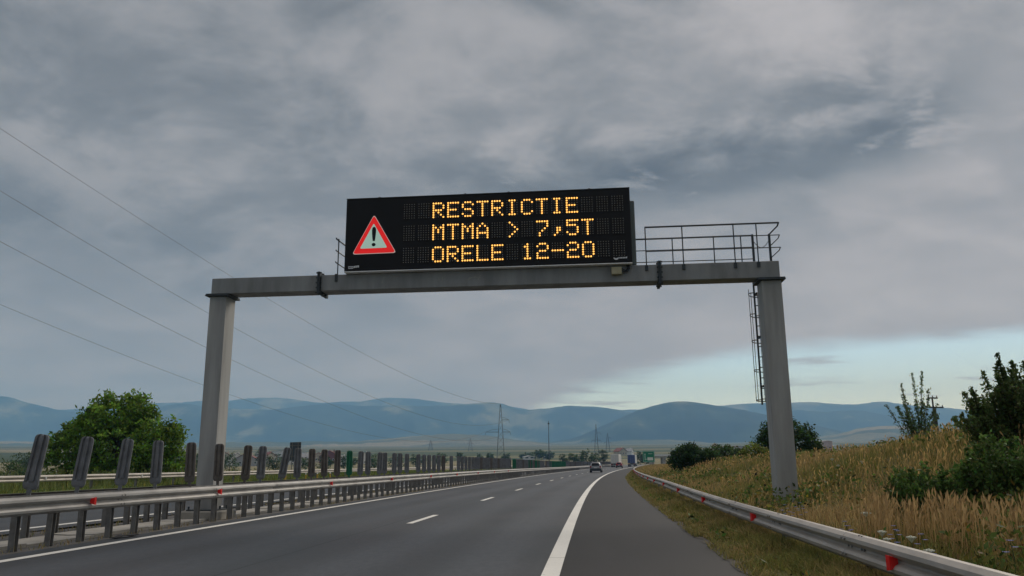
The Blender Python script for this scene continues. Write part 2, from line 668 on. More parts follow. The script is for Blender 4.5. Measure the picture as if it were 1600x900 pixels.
ax = np.sinh(np.linspace(-6.6, 6.6, 181)) / math.sinh(6.6) * 10400
ay = np.concatenate([-(np.sinh(np.linspace(5.0, 0.2, 24)) / math.sinh(5.0) * 2500), np.sinh(np.linspace(0.0, 6.6, 150)) / math.sinh(6.6) * 10500])
GX, GY = np.meshgrid(ax, ay, indexing='xy')
ground = link('ground', grid_mesh('ground', np.stack([GX, GY, terrain(GX, GY)], -1), M_FIELD))
ground['kind'] = 'structure'


def mountain_material():
    k = NT('forested_slopes')
    g = k.n('ShaderNodeNewGeometry').outputs['Position']
    n1 = k.noise(g, 0.0016, 6, 0.6)
    n2 = k.noise(g, 0.006, 5, 0.6)
    c = k.ramp(n1, [(0.42, (0.008, 0.018, 0.014)), (0.54, (0.035, 0.055, 0.028)), (0.62, (0.20, 0.20, 0.11))])
    c = k.mix(k.ramp(n2, [(0.4, 0.0), (0.7, 0.5)]), c, (0.02, 0.035, 0.022))
    k.color(c)
    k.b.inputs['Roughness'].default_value = 0.95
    k.b.inputs['Specular IOR Level'].default_value = 0.05
    return k.mat


M_MOUNT = mountain_material()


def range_(name, D, depth, sky, rough, seed, mat_=None):
    us = np.arange(-1100, 2701, 8.0)
    vs = np.interp(us, [p[0] for p in sky], [p[1] for p in sky])
    ker = np.array([1, 2, 3, 2, 1.]); ker /= ker.sum()
    vs = np.convolve(np.pad(vs, 2, 'edge'), ker, 'valid')
    vs += rough * wav(us * 0.09, us * 0.05, seed) * 0.8 + rough * 0.5 * wav(us * 0.31, us * 0.2, seed + 1)
    d = np.array([list(ray(u, v)) for u, v in zip(us, vs)])
    # back rows fall away behind the crest, front rows run down in spurs to the plain
    rows = []
    ks = np.concatenate([np.linspace(0, 1, 15), [1.25, 1.7]])
    for k in ks:
        if k <= 1:
            Y = D - depth * (1 - k)
            spur = wav(us * 0.035 + k * 1.3, us * 0.02 + k, seed + 3) * 0.22 + wav(us * 0.10 + k * 3, k * 4, seed) * 0.08
            f = np.clip(k + spur * k * (1 - k) * 2.6, 0, 1) ** 1.15
        else:
            Y = D + depth * (k - 1)
            f = np.full(len(us), 1 - (k - 1) * 0.75)
        x = d[:, 0] * Y
        y = np.full(len(us), Y)
        zc = CAM_H + d[:, 2] * D
        base = terrain(x, y) - 12
        rows.append(np.stack([x, y, base + np.maximum(zc - base, 0) * f], -1))
    o = link(name, grid_mesh(name, np.array(rows), mat_ or M_MOUNT))
    o['kind'] = 'structure'
    return o


range_('far_mountains', 9600, 1200, [(-1100, 640), (-300, 632), (0, 640), (110, 640), (200, 633), (300, 627), (345, 627), (400, 621), (450, 622), (500, 630), (560, 627), (610, 621), (650, 623), (700, 630), (790, 634), (830, 641), (900, 640), (1040, 640), (1130, 633), (1200, 629), (1265, 628), (1310, 632), (1345, 631), (1380, 627), (1420, 633), (1450, 636), (1475, 636), (1500, 640), (1560, 645), (1700, 650), (2100, 640), (2700, 650)], 0.8, 1)
range_('wooded_mountains', 7600, 1100, [(-1100, 635), (-400, 640), (-120, 628), (0, 619), (14, 619), (40, 629), (90, 640), (150, 650), (200, 652), (235, 640), (262, 632), (290, 630), (330, 636), (420, 641), (470, 634), (520, 631), (560, 634), (640, 634), (700, 634), (745, 630), (770, 627), (790, 632), (812, 642), (835, 640), (860, 637), (888, 633), (910, 636), (932, 634), (970, 641), (1000, 648), (1100, 655), (1200, 648), (1240, 640), (1290, 644), (1340, 640), (1400, 652), (1500, 664), (1700, 672), (2200, 655), (2700, 660)], 0.7, 4)
range_('near_mountain', 5600, 900, [(-1100, 700), (500, 700), (820, 698), (900, 684), (950, 662), (985, 645), (1012, 637), (1035, 630), (1062, 626), (1085, 628), (1120, 634), (1160, 640), (1220, 652), (1290, 668), (1360, 684), (1420, 698), (2700, 700)], 0.6, 6)
range_('foothills', 4300, 500, [(-1100, 690), (0, 690), (150, 688), (300, 692), (480, 690), (560, 690), (640, 682), (690, 678), (740, 678), (800, 686), (870, 694), (960, 690), (1010, 686), (1060, 688), (1140, 694), (1240, 690), (1300, 680), (1350, 668), (1380, 665), (1420, 666), (1460, 672), (1540, 684), (1700, 690), (2700, 690)], 0.9, 8, M_FIELD)

# ------------------------------------------------------------------ roads, markings, verges
S0, S1 = -8, 430
strip_z = lambda dz: (lambda s, o: np.full(np.shape(s), dz))
main_road = strip('road', np.linspace(-9.35, -0.44, 11), strip_z(0.0), S0, S1, 2.0, M_ROAD)
shoulder = strip('hard_shoulder', [-0.44, 0.4, 1.3, 2.0], lambda s, o: 0.0 - 0.012 * np.maximum(o - 1.3, 0), S0, S1, 2.0, M_SHOULD)
# broken outer edge of the shoulder
ss = np.arange(S0, S1 + .1, 0.3)
di = 1.93 + 0.06 * wav(ss * 1.3, ss * 0.7, 6) + 0.05 * wav(ss * 5.1, ss * 3.0, 8)
M_EDGE = mat('edge_soil', (0.040, 0.034, 0.026), 0.95, 0, 0.4, 4, 0.5)
link('edge_dirt', grid_mesh('edge_dirt', np.stack([road(ss, di, -0.0015), road(ss, 2.02 + 0 * ss, -0.003), road(ss, 2.22 + 0 * ss, -0.004)], 1), M_EDGE), None, shoulder)
eo = 2.14 + 0.05 * wav(ss * 2.2, ss * 0.9, 2) + 0.04 * wav(ss * 6.1, ss * 4.0, 4)
P = np.stack([road(ss, 2.0, -0.0084), road(ss, eo, -0.012), road(ss, eo + 0.01, -0.12)], 1)
link('asphalt_edge', grid_mesh('asphalt_edge', P, M_SHOULD, np.stack([np.stack([np.full_like(ss, 2.0), eo, eo + .1], 1), np.stack([ss] * 3, 1)], -1)), None, shoulder)


def opp_z(s, o):
    return 0.0 + 0.021 * np.maximum(-o - 12.3, 0)


opp_road = strip('opposite_road', np.concatenate([[-12.25], np.arange(-13, -25.1, -1.0)])[::-1], opp_z, S0, S1, 2.0, M_ROAD)
median = strip('median_strip', [-12.3, -11.9, -11.4, -11.0, -10.0, -9.7, -9.3], lambda s, o: np.where(o < -11.05, -0.03 + 0.03 * wav(s * 1.1, o * 3, 1), np.where(o > -9.9, -0.006, -0.02)), S0, S1, 1.0, M_DIRT)
# concrete drain slabs of the median, laid end to end
sl = 0
for k in range(60):
    a, b = 6 + k * 2.0, 6 + k * 2.0 + 1.985
    if b > 34 and k % 1 == 0:
        pass
    dz = 0.012 * math.sin(k * 2.7)
    m_ = MB()
    q = []
    for s_ in (a, b):
        q += [[tuple(rp(s_, o_, z_)) for o_, z_ in ((-11.0, -.05), (-11.0, .035 + dz), (-10.62, .02 + dz), (-10.02, .035 + dz), (-10.02, -.05))]]
    m_.loft(q)
    m_.build('drain_slab', M_CONC, median)


def line_strip(name, o0, o1, s0, s1, zf, parent, ds=1.0):
    ss_ = np.arange(s0, s1 + 1e-6, ds)
    if len(ss_) < 2 or ss_[-1] < s1 - 1e-3:
        ss_ = np.append(ss_, s1)
    SS, OO = np.meshgrid(ss_, np.array([o0, o1]), indexing='ij')
    return link(name, grid_mesh(name, road(SS, OO, zf(SS, OO)), M_PAINT, np.stack([OO, SS], -1)), None, parent)


line_strip('edge_line', -8.85, -8.64, S0, S1, strip_z(0.005), main_road)
line_strip('edge_line', -0.63, -0.40, S0, 12.4, strip_z(0.005), main_road)
line_strip('edge_line', -0.63, -0.40, 12.42, S1, strip_z(0.005), main_road)
for k in range(0, 30):
    a = 19.45 + 12.12 * k
    line_strip('lane_dash', -4.42, -4.26, a, a + 3.25, strip_z(0.005), main_road)
line_strip('edge_line', -12.95, -12.75, S0, S1, lambda s, o: opp_z(s, o) + 0.005, opp_road)
line_strip('edge_line', -22.4, -22.15, S0, S1, lambda s, o: opp_z(s, o) + 0.005, opp_road)
for k in range(0, 26):
    line_strip('lane_dash', -17.5, -17.34, 8 + 12.1 * k, 11.2 + 12.1 * k, lambda s, o: opp_z(s, o) + 0.005, opp_road)

right_bank = strip('grass_bank', np.concatenate([[2.08, 2.2], np.arange(2.5, 14, 0.5), np.arange(15, 36, 2.5)]), lambda s, o: np.where(o < 2.1, -0.06, bank(s, o)), S0, 520, 1.0, M_SOIL)
left_verge = strip('grass_verge', np.concatenate([np.arange(-75, -34, 4.0), np.arange(-33, -24.8, 1.0)]), lverge, -20, 520, 2.0, M_LSOIL)

# ------------------------------------------------------------------ guardrails
# W-beam profile: (out towards traffic, height); closed loop
W_F = [(0.000, 0.000), (0.030, 0.008), (0.075, 0.045), (0.083, 0.085), (0.060, 0.115), (0.012, 0.140), (0.004, 0.155), (0.012, 0.170), (0.060, 0.195), (0.083, 0.225), (0.075, 0.265), (0.030, 0.302), (0.000, 0.310)]
W_B = [(a - 0.012, 0.004 + b * 0.975) for a, b in W_F[::-1]]
W_P = W_F + W_B


def w_beam(root, mat_, o, zt, side, s0, s1, seg=4.0):
    """beam lengths bolted end to end; side=+1: traffic to the right of the rail"""
    a = s0
    k = 0
    while a < s1:
        b = min(a + seg, s1)
        q = []
        for s_ in np.linspace(a, b + 0.10, 5 if a < 60 else 3):
            h = float(zt(s_)) if callable(zt) else zt
            j = 0.004 * (k % 2)
            q.append([tuple(rp(s_, o + side * (p[0] + j), h - 0.31 + p[1])) for p in W_P])
        m_ = MB()
        m_.loft(q)
        m_.build('beam', mat_, root, world=True)
        if a < 45:
            m_ = MB()
            for ds_ in (0.10, 0.22):
                for dz in (0.07, 0.155, 0.24):
                    h = float(zt(b)) if callable(zt) else zt
                    off_ = 0.012 if dz == 0.155 else 0.088
                    m_.cyl(rp(b - ds_ + .12, o + side * off_, h - 0.31 + dz), tuple(rp(b, o + side, 0) - rp(b, o, 0)), 0.013, 0.016, 6)
            m_.build('splice_bolts', M_POST, root, world=True)
        a = b
        k += 1


def c_post(h):
    m_ = MB()
    w, d, t = 0.055, 0.05, 0.008
    m_.loft([[(-w, -d, z), (w, -d, z), (w, -d + t, z), (-w + t, -d + t, z), (-w + t, d - t, z), (w, d - t, z), (w, d, z), (-w, d, z)] for z in (-0.35, h)])
    return m_.mesh('post')


def reflector_mesh():
    m_ = MB()
    # a small folded trapezoid plate standing off the groove of the beam
    a = [(-0.052, -0.074), (0.052, -0.045), (0.052, 0.045), (-0.052, 0.074)]
    m_.loft([[(p[0], 0.0, p[1]) for p in a], [(p[0] * 0.8, -0.055, p[1] * 0.9) for p in a]])
    return m_.mesh('reflector')


ME_REF = reflector_mesh()
ME_REFL = ME_REF.copy()
for v_ in ME_REFL.vertices:
    v_.co.x = -v_.co.x
ME_REFL.flip_normals()

# median rail on the near side, with glare paddles
med = empty('median_guardrail', rp(0, -9.6), label='long steel guardrail with grey glare paddles left of the near carriageway', cat='guardrail')
w_beam(med, M_GALV, -9.55, lambda s: 0.875 - 0.10 * smooth(s, 60, 160), +1, -4, 330)
ME_PA = c_post(0.80); ME_PA.materials.append(M_POST)


def put(name, me, root, p, rz_, mat_=None, rx=0.0, ry=0.0, label=None):
    o = bpy.data.objects.new(name, me)
    if mat_ is not None and len(me.materials) == 0:
        me.materials.append(mat_)
    col.objects.link(o)
    o.parent = root
    rl = root.location
    o.location = (p[0] - rl.x, p[1] - rl.y, p[2] - rl.z)
    o.rotation_euler = (rx, ry, rz_)
    if label:
        o['label'] = label
    return o


s_ = 10.4
while s_ < 310:
    put('post', ME_PA, med, rp(s_, -9.62), -hdg(s_) + random.uniform(-.05, .05), ry=random.uniform(-.02, .02), rx=random.uniform(-.02, .02))
    s_ += 0.90 if s_ < 90 else 1.35 if s_ < 180 else 2.0
for s_ in (6.2, 14.95, 20.22, 28.96, 37.5, 46, 54, 62.5, 71, 80):
    put('reflector', ME_REFL, med, rp(s_, -9.455, 0.735), -hdg(s_) + 0.15, M_RED, label=None)
    m_ = 0


def paddle_mesh():
    prof = []
    nu = 13
    us = np.array([-1, -.94, -.62, -.54, -.36, -.28, 0, .28, .36, .54, .62, .94, 1])
    dep = np.array([0.0, 0.024, 0.024, -0.006, -0.006, 0.026, 0.032, 0.026, -0.006, -0.006, 0.024, 0.024, 0.0]) + 0.014
    rows = [(0.00, 0.62, .5), (0.03, 0.86, .9), (0.07, 1.0, 1.0), (0.12, 1.0, 1.0), (0.16, 1.0, 1.0), (0.80, 0.97, 1.0), (0.90, 0.96, 1.0), (0.935, 0.86, .85), (0.955, 0.66, .6), (0.965, 0.40, .35)]
    m_ = MB()
    rings = []
    for i, (z, w, dd) in enumerate(rows):
        flat = i < 4
        f = [(0.120 * w * u, -(0.03 if flat else d) * dd, z) for u, d in zip(us, dep)]
        b = [(0.120 * w * u, (0.03 if flat else d) * dd, z) for u, d in zip(us[::-1], dep[::-1])]
        rings.append(f + b)
    m_.loft(rings)
    m_.box(-0.035, 0.035, -0.025, 0.025, -0.14, 0.02)
    return m_.mesh('glare_paddle')


ME_PAD = [paddle_mesh() for _ in range(3)]
for me, mm in zip(ME_PAD, (M_PADDLE, M_PADDLE_B, M_PADGREEN)):
    me.materials.append(mm)
pad_s = [13.59, 14.93, 16.35, 17.71, 19.27, 20.77, 22.43, 23.49, 25.12, 26.45, 27.79, 29.12, 30.57, 32.09, 33.58, 34.7, 36.54, 37.41, 39.16, 40.28]
pad_tilt = [.12, .10, .075, 0.0, -.02, -.01, .05, .035, .155, 0, 0, -.01, 0.01, 0, .02, 0, 0.02, 0, 0.01, 0]
x_ = 41.7
while x_ < 320:
    pad_s.append(x_); pad_tilt.append(random.choice((0, 0, random.uniform(-.05, .06))))
    x_ += 1.38 + random.uniform(-.12, .12) + (1.2 if random.random() < 0.05 else 0)
pad_s = [11.0, 12.3] + pad_s; pad_tilt = [.05, .08] + pad_tilt
for i, (s_, tl) in enumerate(zip(pad_s, pad_tilt)):
    me = ME_PAD[1] if (i in (12, 13) or random.random() < 0.15) else ME_PAD[0]
    lab = None
    if i == 15 or 128 < s_ < 152 or (60 < s_ < 128 and random.random() < 0.12):
        me = ME_PAD[2]
        if i == 15:
            lab = 'bright green glare paddle among the grey ones'
    if i == 14: me = ME_PAD[1]
    p = rp(s_, -9.80, 0.985 - 0.20 * float(smooth(s_, 60, 160)))
    put('glare_paddle', me, med, p, -hdg(s_) + 0.32 + random.uniform(-.1, .1), ry=tl, rx=random.uniform(-.03, .03), label=lab)
# longitudinal carrier bar of the paddles
a = -4.0
while a < 320:
    b = min(a + 8, 320)
    m_ = MB()
    m_.loft([[tuple(rp(q, -9.80 + dx, 0.84 + dz - 0.10 * float(smooth(q, 60, 160)))) for dx, dz in ((-.03, 0), (.03, 0), (.03, .05), (-.03, .05))] for q in np.linspace(a, b - .01, 5)])
    m_.build('carrier_bar', M_POST, med, world=True)
    a = b

# the far half of the median barrier
med2 = empty('median_guardrail', rp(0, -11.3), label='dark rear steel guardrail of the median, behind the paddle row', cat='guardrail')
w_beam(med2, mat('rear_rail_dark', (0.10, 0.095, 0.09), .65, .1, .3, 3), -11.25, 0.87, -1, -4, 330, 8.0)
s_ = 12.0
while s_ < 150:
    put('post', ME_PA, med2, rp(s_, -11.2), -hdg(s_) + random.uniform(-.05, .05), ry=random.uniform(-.02, .02))
    s_ += 0.88 if s_ < 80 else 1.76

# rail beyond the opposite carriageway
far = empty('guardrail', rp(0, -26), label='pale steel guardrail on the grass beyond the opposite carriageway', cat='guardrail')
w_beam(far, M_RGALV, -26.0, lambda s: 1.03, +1, 5, 330, 8.0)
ME_PF = c_post(0.98); ME_PF.materials.append(M_POST)
for k in range(80):
    s_ = 8 + 4.0 * k
    put('post', ME_PF, far, rp(s_, -26.08), -hdg(s_))
m_ = MB(); m_.bbox(-.03, .03, -.02, .02, -.06, .06, .008)
ME_WR = m_.mesh('reflector'); ME_WR.materials.append(mat('reflector_white', (0.75, 0.74, 0.7), 0.4, 0, .05))
for k in range(10):
    s_ = 36.3 + 8 * k
    put('reflector', ME_WR, far, rp(s_, -25.9, 0.875), -hdg(s_) + 1.2)

# right-hand rail along the bank
rgt = empty('guardrail', rp(0, 2.95), label='pale steel guardrail with red reflectors along the grass bank on the right', cat='guardrail')
rtop = lambda s: 0.565 + 0.09 * float(smooth(s, 16, 40))
w_beam(rgt, M_RGALV, 2.98, rtop, -1, -2, 300)
ME_PR = c_post(0.50); ME_PR.materials.append(M_POST)
for k in range(76):
    s_ = 1.5 + 4.0 * k
    put('post', ME_PR, rgt, rp(s_, 3.05), -hdg(s_) + PI)
for k in range(22):
    s_ = 8.49 + 6.9 * k - 6.9
    put('reflector', ME_REF, rgt, rp(s_, 2.905, rtop(s_) - 0.17), -hdg(s_) + 0.1, M_RED)
# paired bolt heads on the rounded top lip and in the groove, at each post
for k in range(14):
    s_ = 1.5 + 4.0 * k
    m_ = MB()
    for ds_ in (-.045, .045):
        m_.cyl(rp(s_ + ds_, 2.955, rtop(s_) - 0.008), (0, 0, 1), 0.014, 0.014, 6)
        m_.cyl(rp(s_ + ds_, 2.965, rtop(s_) - 0.155), (1, 0, 0), 0.014, 0.02, 6)
    m_.build('post_bolts', M_POST, rgt, world=True)

# ------------------------------------------------------------------ gantry
GH = 0.100706
GP = Vector((-7.6, 22.0, 0.0))
gan = empty('sign_gantry', GP, -GH, 'grey steel portal gantry spanning the carriageway on two box columns', 'gantry')
gt = Vector((math.cos(GH), -math.sin(GH), 0)); gn = Vector((math.sin(GH), math.cos(GH), 0))


def gworld(t, n):
    return GP + gt * t + gn * n


g_r = bank_at(*gworld(14.5, .3)[:2])


def column(t0, t1, zb, name='column'):
    m_ = MB()
    m_.bbox(t0, t1, 0.0, 0.60, zb - 0.3, 6.04, 0.012)
    c = m_.build(name, M_COLUMN, gan)
    m_ = MB()
    m_.bbox(t0 - .16, t1 + .16, -.16, .76, zb + 0.22, zb + 0.25, 0.006)
    m_.build('base_plate', M_DARKST, c)
    m_ = MB()
    for a in (t0 - .1, t1 + .1):
        for b in (-.1, .3, .7):
            m_.cyl((a, b, zb + .29), (0, 0, 1), .025, .08, 6)
    m_.build('anchor_bolts', M_DARKST, c)
    m_ = MB()
    m_.bbox(t0 - .10, t1 + .10, -.10, .70, 6.042, 6.075, 0.006)
    m_.bbox(t0 - .09, t1 + .09, -.09, .69, 6.078, 6.11, 0.006)
    m_.build('cap_flange', M_DARKST, c)
    m_ = MB()
    m_.bbox(t0 - .30, t1 + .30, -.30, .90, zb - .6, zb + .215, 0.03)
    m_.build('footing', M_CONC, c)
    return c


column(-0.92, -0.44, 0.0)
column(14.24, 14.75, g_r - 0.42)
m_ = MB(); m_.bbox(-0.90, 2.20, 0.01, 0.59, 6.113, 6.565, 0.012)
m_.build('beam', M_GANTRY, gan)
m_ = MB(); m_.bbox(2.28, 11.57, 0.01, 0.59, 6.113, 6.565, 0.012)
m_.build('beam', M_GANTRY, gan)
m_ = MB(); m_.bbox(11.65, 14.73, 0.01, 0.59, 6.113, 6.565, 0.012)
m_.build('beam', M_GANTRY, gan)
for t in (2.24, 11.61):
    m_ = MB()
    m_.bbox(t - .038, t - .002, -.09, .69, 6.03, 6.65, 0.006)
    m_.bbox(t + .002, t + .038, -.09, .69, 6.03, 6.65, 0.006)
    f_ = m_.build('splice_flange', M_DARKST, gan)
    m_ = MB()
    for z in (6.06, 6.2, 6.34, 6.48, 6.62):
        m_.cyl((t, -.05, z), (1, 0, 0), .022, .15, 6)
    for y in (.15, .45):
        for z in (6.06, 6.62):
            m_.cyl((t, y, z), (1, 0, 0), .022, .15, 6)
    m_.build('bolts', M_DARKST, f_)
# walkway: grating, brackets, front and rear railings
m_ = MB()
for i in range(27):
    m_.box(2.75, 14.75, .62 + i * .022, .628 + i * .022, 6.50, 6.53)
for i in range(61):
    m_.box(2.75 + i * .2, 2.756 + i * .2, .62, 1.2, 6.50, 6.528)
m_.build('walkway_grating', M_DARKST, gan)
for t in np.arange(3.0, 14.8, 1.65):
    m_ = MB(); m_.prism([(t - .02, 6.40), (t + .02, 6.40), (t + .02, 6.495), (t - .02, 6.495)], .592, 1.2)
    m_.build('bracket', M_DARKST, gan)
rail = []


def rails(name, tA, tB, n, posts, zs=(6.92, 7.26, 7.60)):
    for z in zs:
        m_ = MB(); m_.tube([(tA, n, z), (tB, n, z)], 0.024 if z == max(zs) else 0.013, 6)
        m_.build(name, M_DARKST, gan)
    for t in posts:
        m_ = MB(); m_.tube([(t, n, 6.45), (t, n, 7.60)], 0.016, 6)
        m_.box(t - .04, t + .04, n - .01, n + .03, 6.40, 6.54)
        m_.build('rail_post', M_DARKST, gan)


rails('handrail', 11.26, 14.78, -0.02, [11.27, 12.25, 13.6, 14.2])
rails('handrail', 2.75, 14.30, 1.16, [2.75, 4.4, 6.05, 7.7, 9.35, 11.0, 12.1, 13.25, 14.0])
for t, z0 in ((14.32, 6.53), (14.78, 6.53)):
    m_ = MB(); m_.bbox(t - .03, t + .03, 1.10, 1.16, z0, 7.62, .006)
    m_.build('gate_post', M_DARKST, gan)
for z in (6.92, 7.26, 7.60):
    m_ = MB(); m_.tube([(14.79, -0.02, z), (14.83, .3, z), (14.78, 1.12, z)], 0.022 if z > 7.5 else .014, 6)
    m_.build('end_rail', M_DARKST, gan)
    m_ = MB(); m_.tube([(2.70, -0.05, z), (2.68, .0, z), (2.72, .85, z), (2.85, 1.1, z)], 0.022 if z > 7.5 else .016, 6)
    m_.build('end_rail', M_DARKST, gan)
m_ = MB(); m_.tube([(2.72, .10, 6.45), (2.72, .10, 7.62)], 0.018, 6)
m_.box(2.68, 2.76, -.012, .0, 6.36, 6.58)
m_.build('rail_post', M_DARKST, gan)
# sagging safety chain across the ladder opening
m_ = MB(); m_.tube([(14.32 + .46 * k / 8, 1.13, 7.45 - .22 * math.sin(PI * k / 8)) for k in range(9)], .01, 5)
m_.build('safety_chain', M_DARKST, gan)
# caged ladder behind the right column
lad = empty('ladder', (0, 0, 0)); lad.parent = gan
for t in (14.19, 14.62):
    m_ = MB(); m_.bbox(t - .022, t + .022, .78, .83, 2.85, 6.55, .006)
    m_.build('stile', M_DARKST, lad)
for z in np.arange(3.0, 6.5, 0.28):
    m_ = MB(); m_.tube([(14.20, .805, z), (14.61, .805, z)], .013, 6)
    m_.build('rung', M_DARKST, lad)
for z in (2.98, 3.78, 4.58, 5.30, 5.88):
    m_ = MB()
    m_.tube([(14.405 + .34 * math.cos(a) * (1 if abs(math.cos(a)) < .9 else 1), .83 + .62 * math.sin(a), z) for a in np.linspace(PI + .6, -.6, 15) if math.sin(a) > -0.1] , .014, 5)
    m_.tube([(14.19, .80, z), (14.07, .86, z)], .014, 5)
    m_.tube([(14.62, .80, z), (14.74, .86, z)], .014, 5)
    m_.build('cage_hoop', M_DARKST, lad)
for a in (PI - .15, PI * .7, PI * .5, PI * .3, .15):
    m_ = MB(); m_.tube([(14.405 + .34 * math.cos(a), .83 + .62 * math.sin(a), z) for z in (2.96, 6.0)], .009, 5)
    m_.build('cage_bar', M_DARKST, lad)
for z in (3.3, 4.6, 5.8):
    m_ = MB(); m_.box(14.20, 14.24, .602, .79, z, z + .05); m_.box(14.57, 14.61, .602, .79, z, z + .05)
    m_.build('ladder_bracket', M_DARKST, lad)
# cable conduit and junction box on the beam face
jb = MB().bbox(10.33, 10.60, -.13, .006, 6.30, 6.50, .012).build('junction_box', mat('box_beige', (0.42, 0.38, 0.24), .6, 0, .12, 5), gan)
m_ = MB()
for q in range(3):
    m_.tube([(10.61, -.06, 6.36 + q * .05), (10.70 + q * .03, -.06, 6.38), (10.76 + q * .03, -.04, 6.47), (10.74 + q * .03, -.02, 6.60)], .012, 6)
m_.build('cable', M_RUB, gan)
# chalk-like scuffs left on the beam face
k_ = NT('pale_scuff')
k_.color((0.33, 0.33, 0.30)); k_.b.inputs['Roughness'].default_value = .9
for (t, w, a) in ((4.05, .05, .3), (5.62, .03, -.2), (5.72, .03, -.2), (6.62, .16, .05), (6.74, .04, .5), (6.55, .12, -.35)):
    m_ = MB()
    z = 6.36
    m_.box(-w, w, -.0015, .0, -.012, .012) if abs(a) < .4 and w > .06 else m_.box(-.014, .014, -.0015, 0, -w * 1.8, w * 1.8)
    o = m_.build('scuff_mark', k_.mat, gan)
    o.location = (t, .0085, z); o.rotation_euler = (0, a, 0)

# ------------------------------------------------------------------ the message sign
vms = empty('message_sign', gworld(6.94, 0) + Vector((0, 0, 6.57)), -GH, 'wide black electronic message sign with amber lettering and warning triangle', 'message sign')
T0 = 6.94
YF = -0.17   # front face


def vb(x0, x1, y0, y1, z0, z1, c=.01):
    return MB().bbox(x0 - T0, x1 - T0, y0, y1, z0 - 6.57, z1 - 6.57, c)


vb(2.99, 10.89, YF, .10, 6.60, 8.69, .015).build('front_panel', M_BLACK, vms)
vb(3.1, 11.02, .103, .66, 6.60, 8.42, .02).build('rear_housing', mat('housing_green_grey', (0.13, 0.155, 0.15), .6, .1, .15, 2), vms)
vb(2.99, 10.89, YF - .01, .09, 6.572, 6.598, .006).build('bottom_trim', mat('trim_pale', (0.9, 0.9, 0.88), .3, 0, .05), vms)
vb(2.985, 10.895, YF - .012, .10, 8.692, 8.712, .006).build('top_trim', M_DARKST, vms)
for t in (6.35, 7.57, 3.9, 9.8):
    m_ = MB(); m_.tube([(t - T0 + .055 * math.cos(a), -.03, 8.705 - 6.57 + .065 * math.sin(a)) for a in np.linspace(0, PI, 9)], .012, 5)
    m_.build('lifting_eye', M_DARKST, vms)

FONT = {
    'R': ['11110', '10001', '10001', '11110', '10100', '10010', '10001'],
    'E': ['11111', '10000', '10000', '11110', '10000', '10000', '11111'],
    'S': ['01110', '10001', '10000', '01110', '00001', '10001', '01110'],
    'T': ['11111', '00100', '00100', '00100', '00100', '00100', '00100'],
    'I': ['01110', '00100', '00100', '00100', '00100', '00100', '01110'],
    'C': ['01110', '10001', '10000', '10000', '10000', '10001', '01110'],
    'M': ['10001', '11011', '10101', '10101', '10001', '10001', '10001'],
    'A': ['00100', '01010', '10001', '10001', '11111', '10001', '10001'],
    '>': ['01000', '00100', '00010', '00001', '00010', '00100', '01000'],
    '7': ['11111', '00001', '00001', '00010', '00100', '01000', '01000'],
    ',': ['00000', '00000', '00000', '00110', '00110', '00100', '01000'],
    '5': ['11111', '10000', '11110', '00001', '00001', '10001', '01110'],
    'O': ['01110', '10001', '10001', '10001', '10001', '10001', '01110'],
    'L': ['10000', '10000', '10000', '10000', '10000', '10000', '11111'],
    '1': ['00100', '01100', '00100', '00100', '00100', '00100', '01110'],
    '2': ['01110', '10001', '00001', '01110', '10000', '10000', '11111'],
    '-': ['00000', '00000', '00000', '11111', '00000', '00000', '00000'],
    '0': ['01110', '10001', '10001', '10001', '10001', '10001', '01110'],
    ' ': ['00000'] * 7,
}
ROWS = ['  RESTRICTIE   ', '  MTMA > 7,5T  ', '  ORELE 12-20  ']
M_LED = emit('led_amber', (1.0, 0.47, 0.10), 1.25, (0.3, 0.15, 0.02))
M_LEDOFF = mat('led_unlit', (0.26, 0.25, 0.22), 0.35, 0, 0)
M_CELL = mat('cell_black', (0.012, 0.011, 0.011), 0.5, 0, 0, 1, 0, None, 0.2)


def dots(pts, r, y):
    m_ = MB()
    for (x, z) in pts:
        ring = lambda rr, yy: [(x + rr * math.cos(k * PI / 3 + .52), yy, z + rr * math.sin(k * PI / 3 + .52)) for k in range(6)]
        m_.loft([ring(r, y), ring(r * .92, y - .008), ring(r * .5, y - .014)])
    return m_


for ri, (txt, zt) in enumerate(zip(ROWS, (8.465, 7.832, 7.199))):
    for ci, ch in enumerate(txt):
        x0 = 4.66 + .4107 * ci - T0
        z0 = zt - 6.57
        cell = MB().box(x0 - .05, x0 + .33, YF - .006, YF + .003, z0 - .445, z0 + .05).build('character_panel', M_CELL, vms)
        on, off = [], []
        for r in range(7):
            for c in range(5):
                (on if FONT[ch][r][c] == '1' else off).append((x0 + c * .070, z0 - r * .0662))
        if off:
            dots(off, .0150, YF - .006).build('unlit_dots', M_LEDOFF, cell)
        if on:
            dots(on, .0265, YF - .006).build('lit_dots', M_LED, cell)


def rtri(ap, bl, br, r, n=5):
    """triangle outline with rounded corners"""
    pts = [Vector(p) for p in (ap, bl, br)]
    out = []
    for i in range(3):
        p, a, b = pts[i], pts[i - 1], pts[(i + 1) % 3]
        da, db = (a - p).normalized(), (b - p).normalized()
        A, B = p + da * r, p + db * r
        for k in range(n):
            t = k / (n - 1)
            out.append(tuple((1 - t) ** 2 * A + 2 * t * (1 - t) * p + t * t * B))
    return out


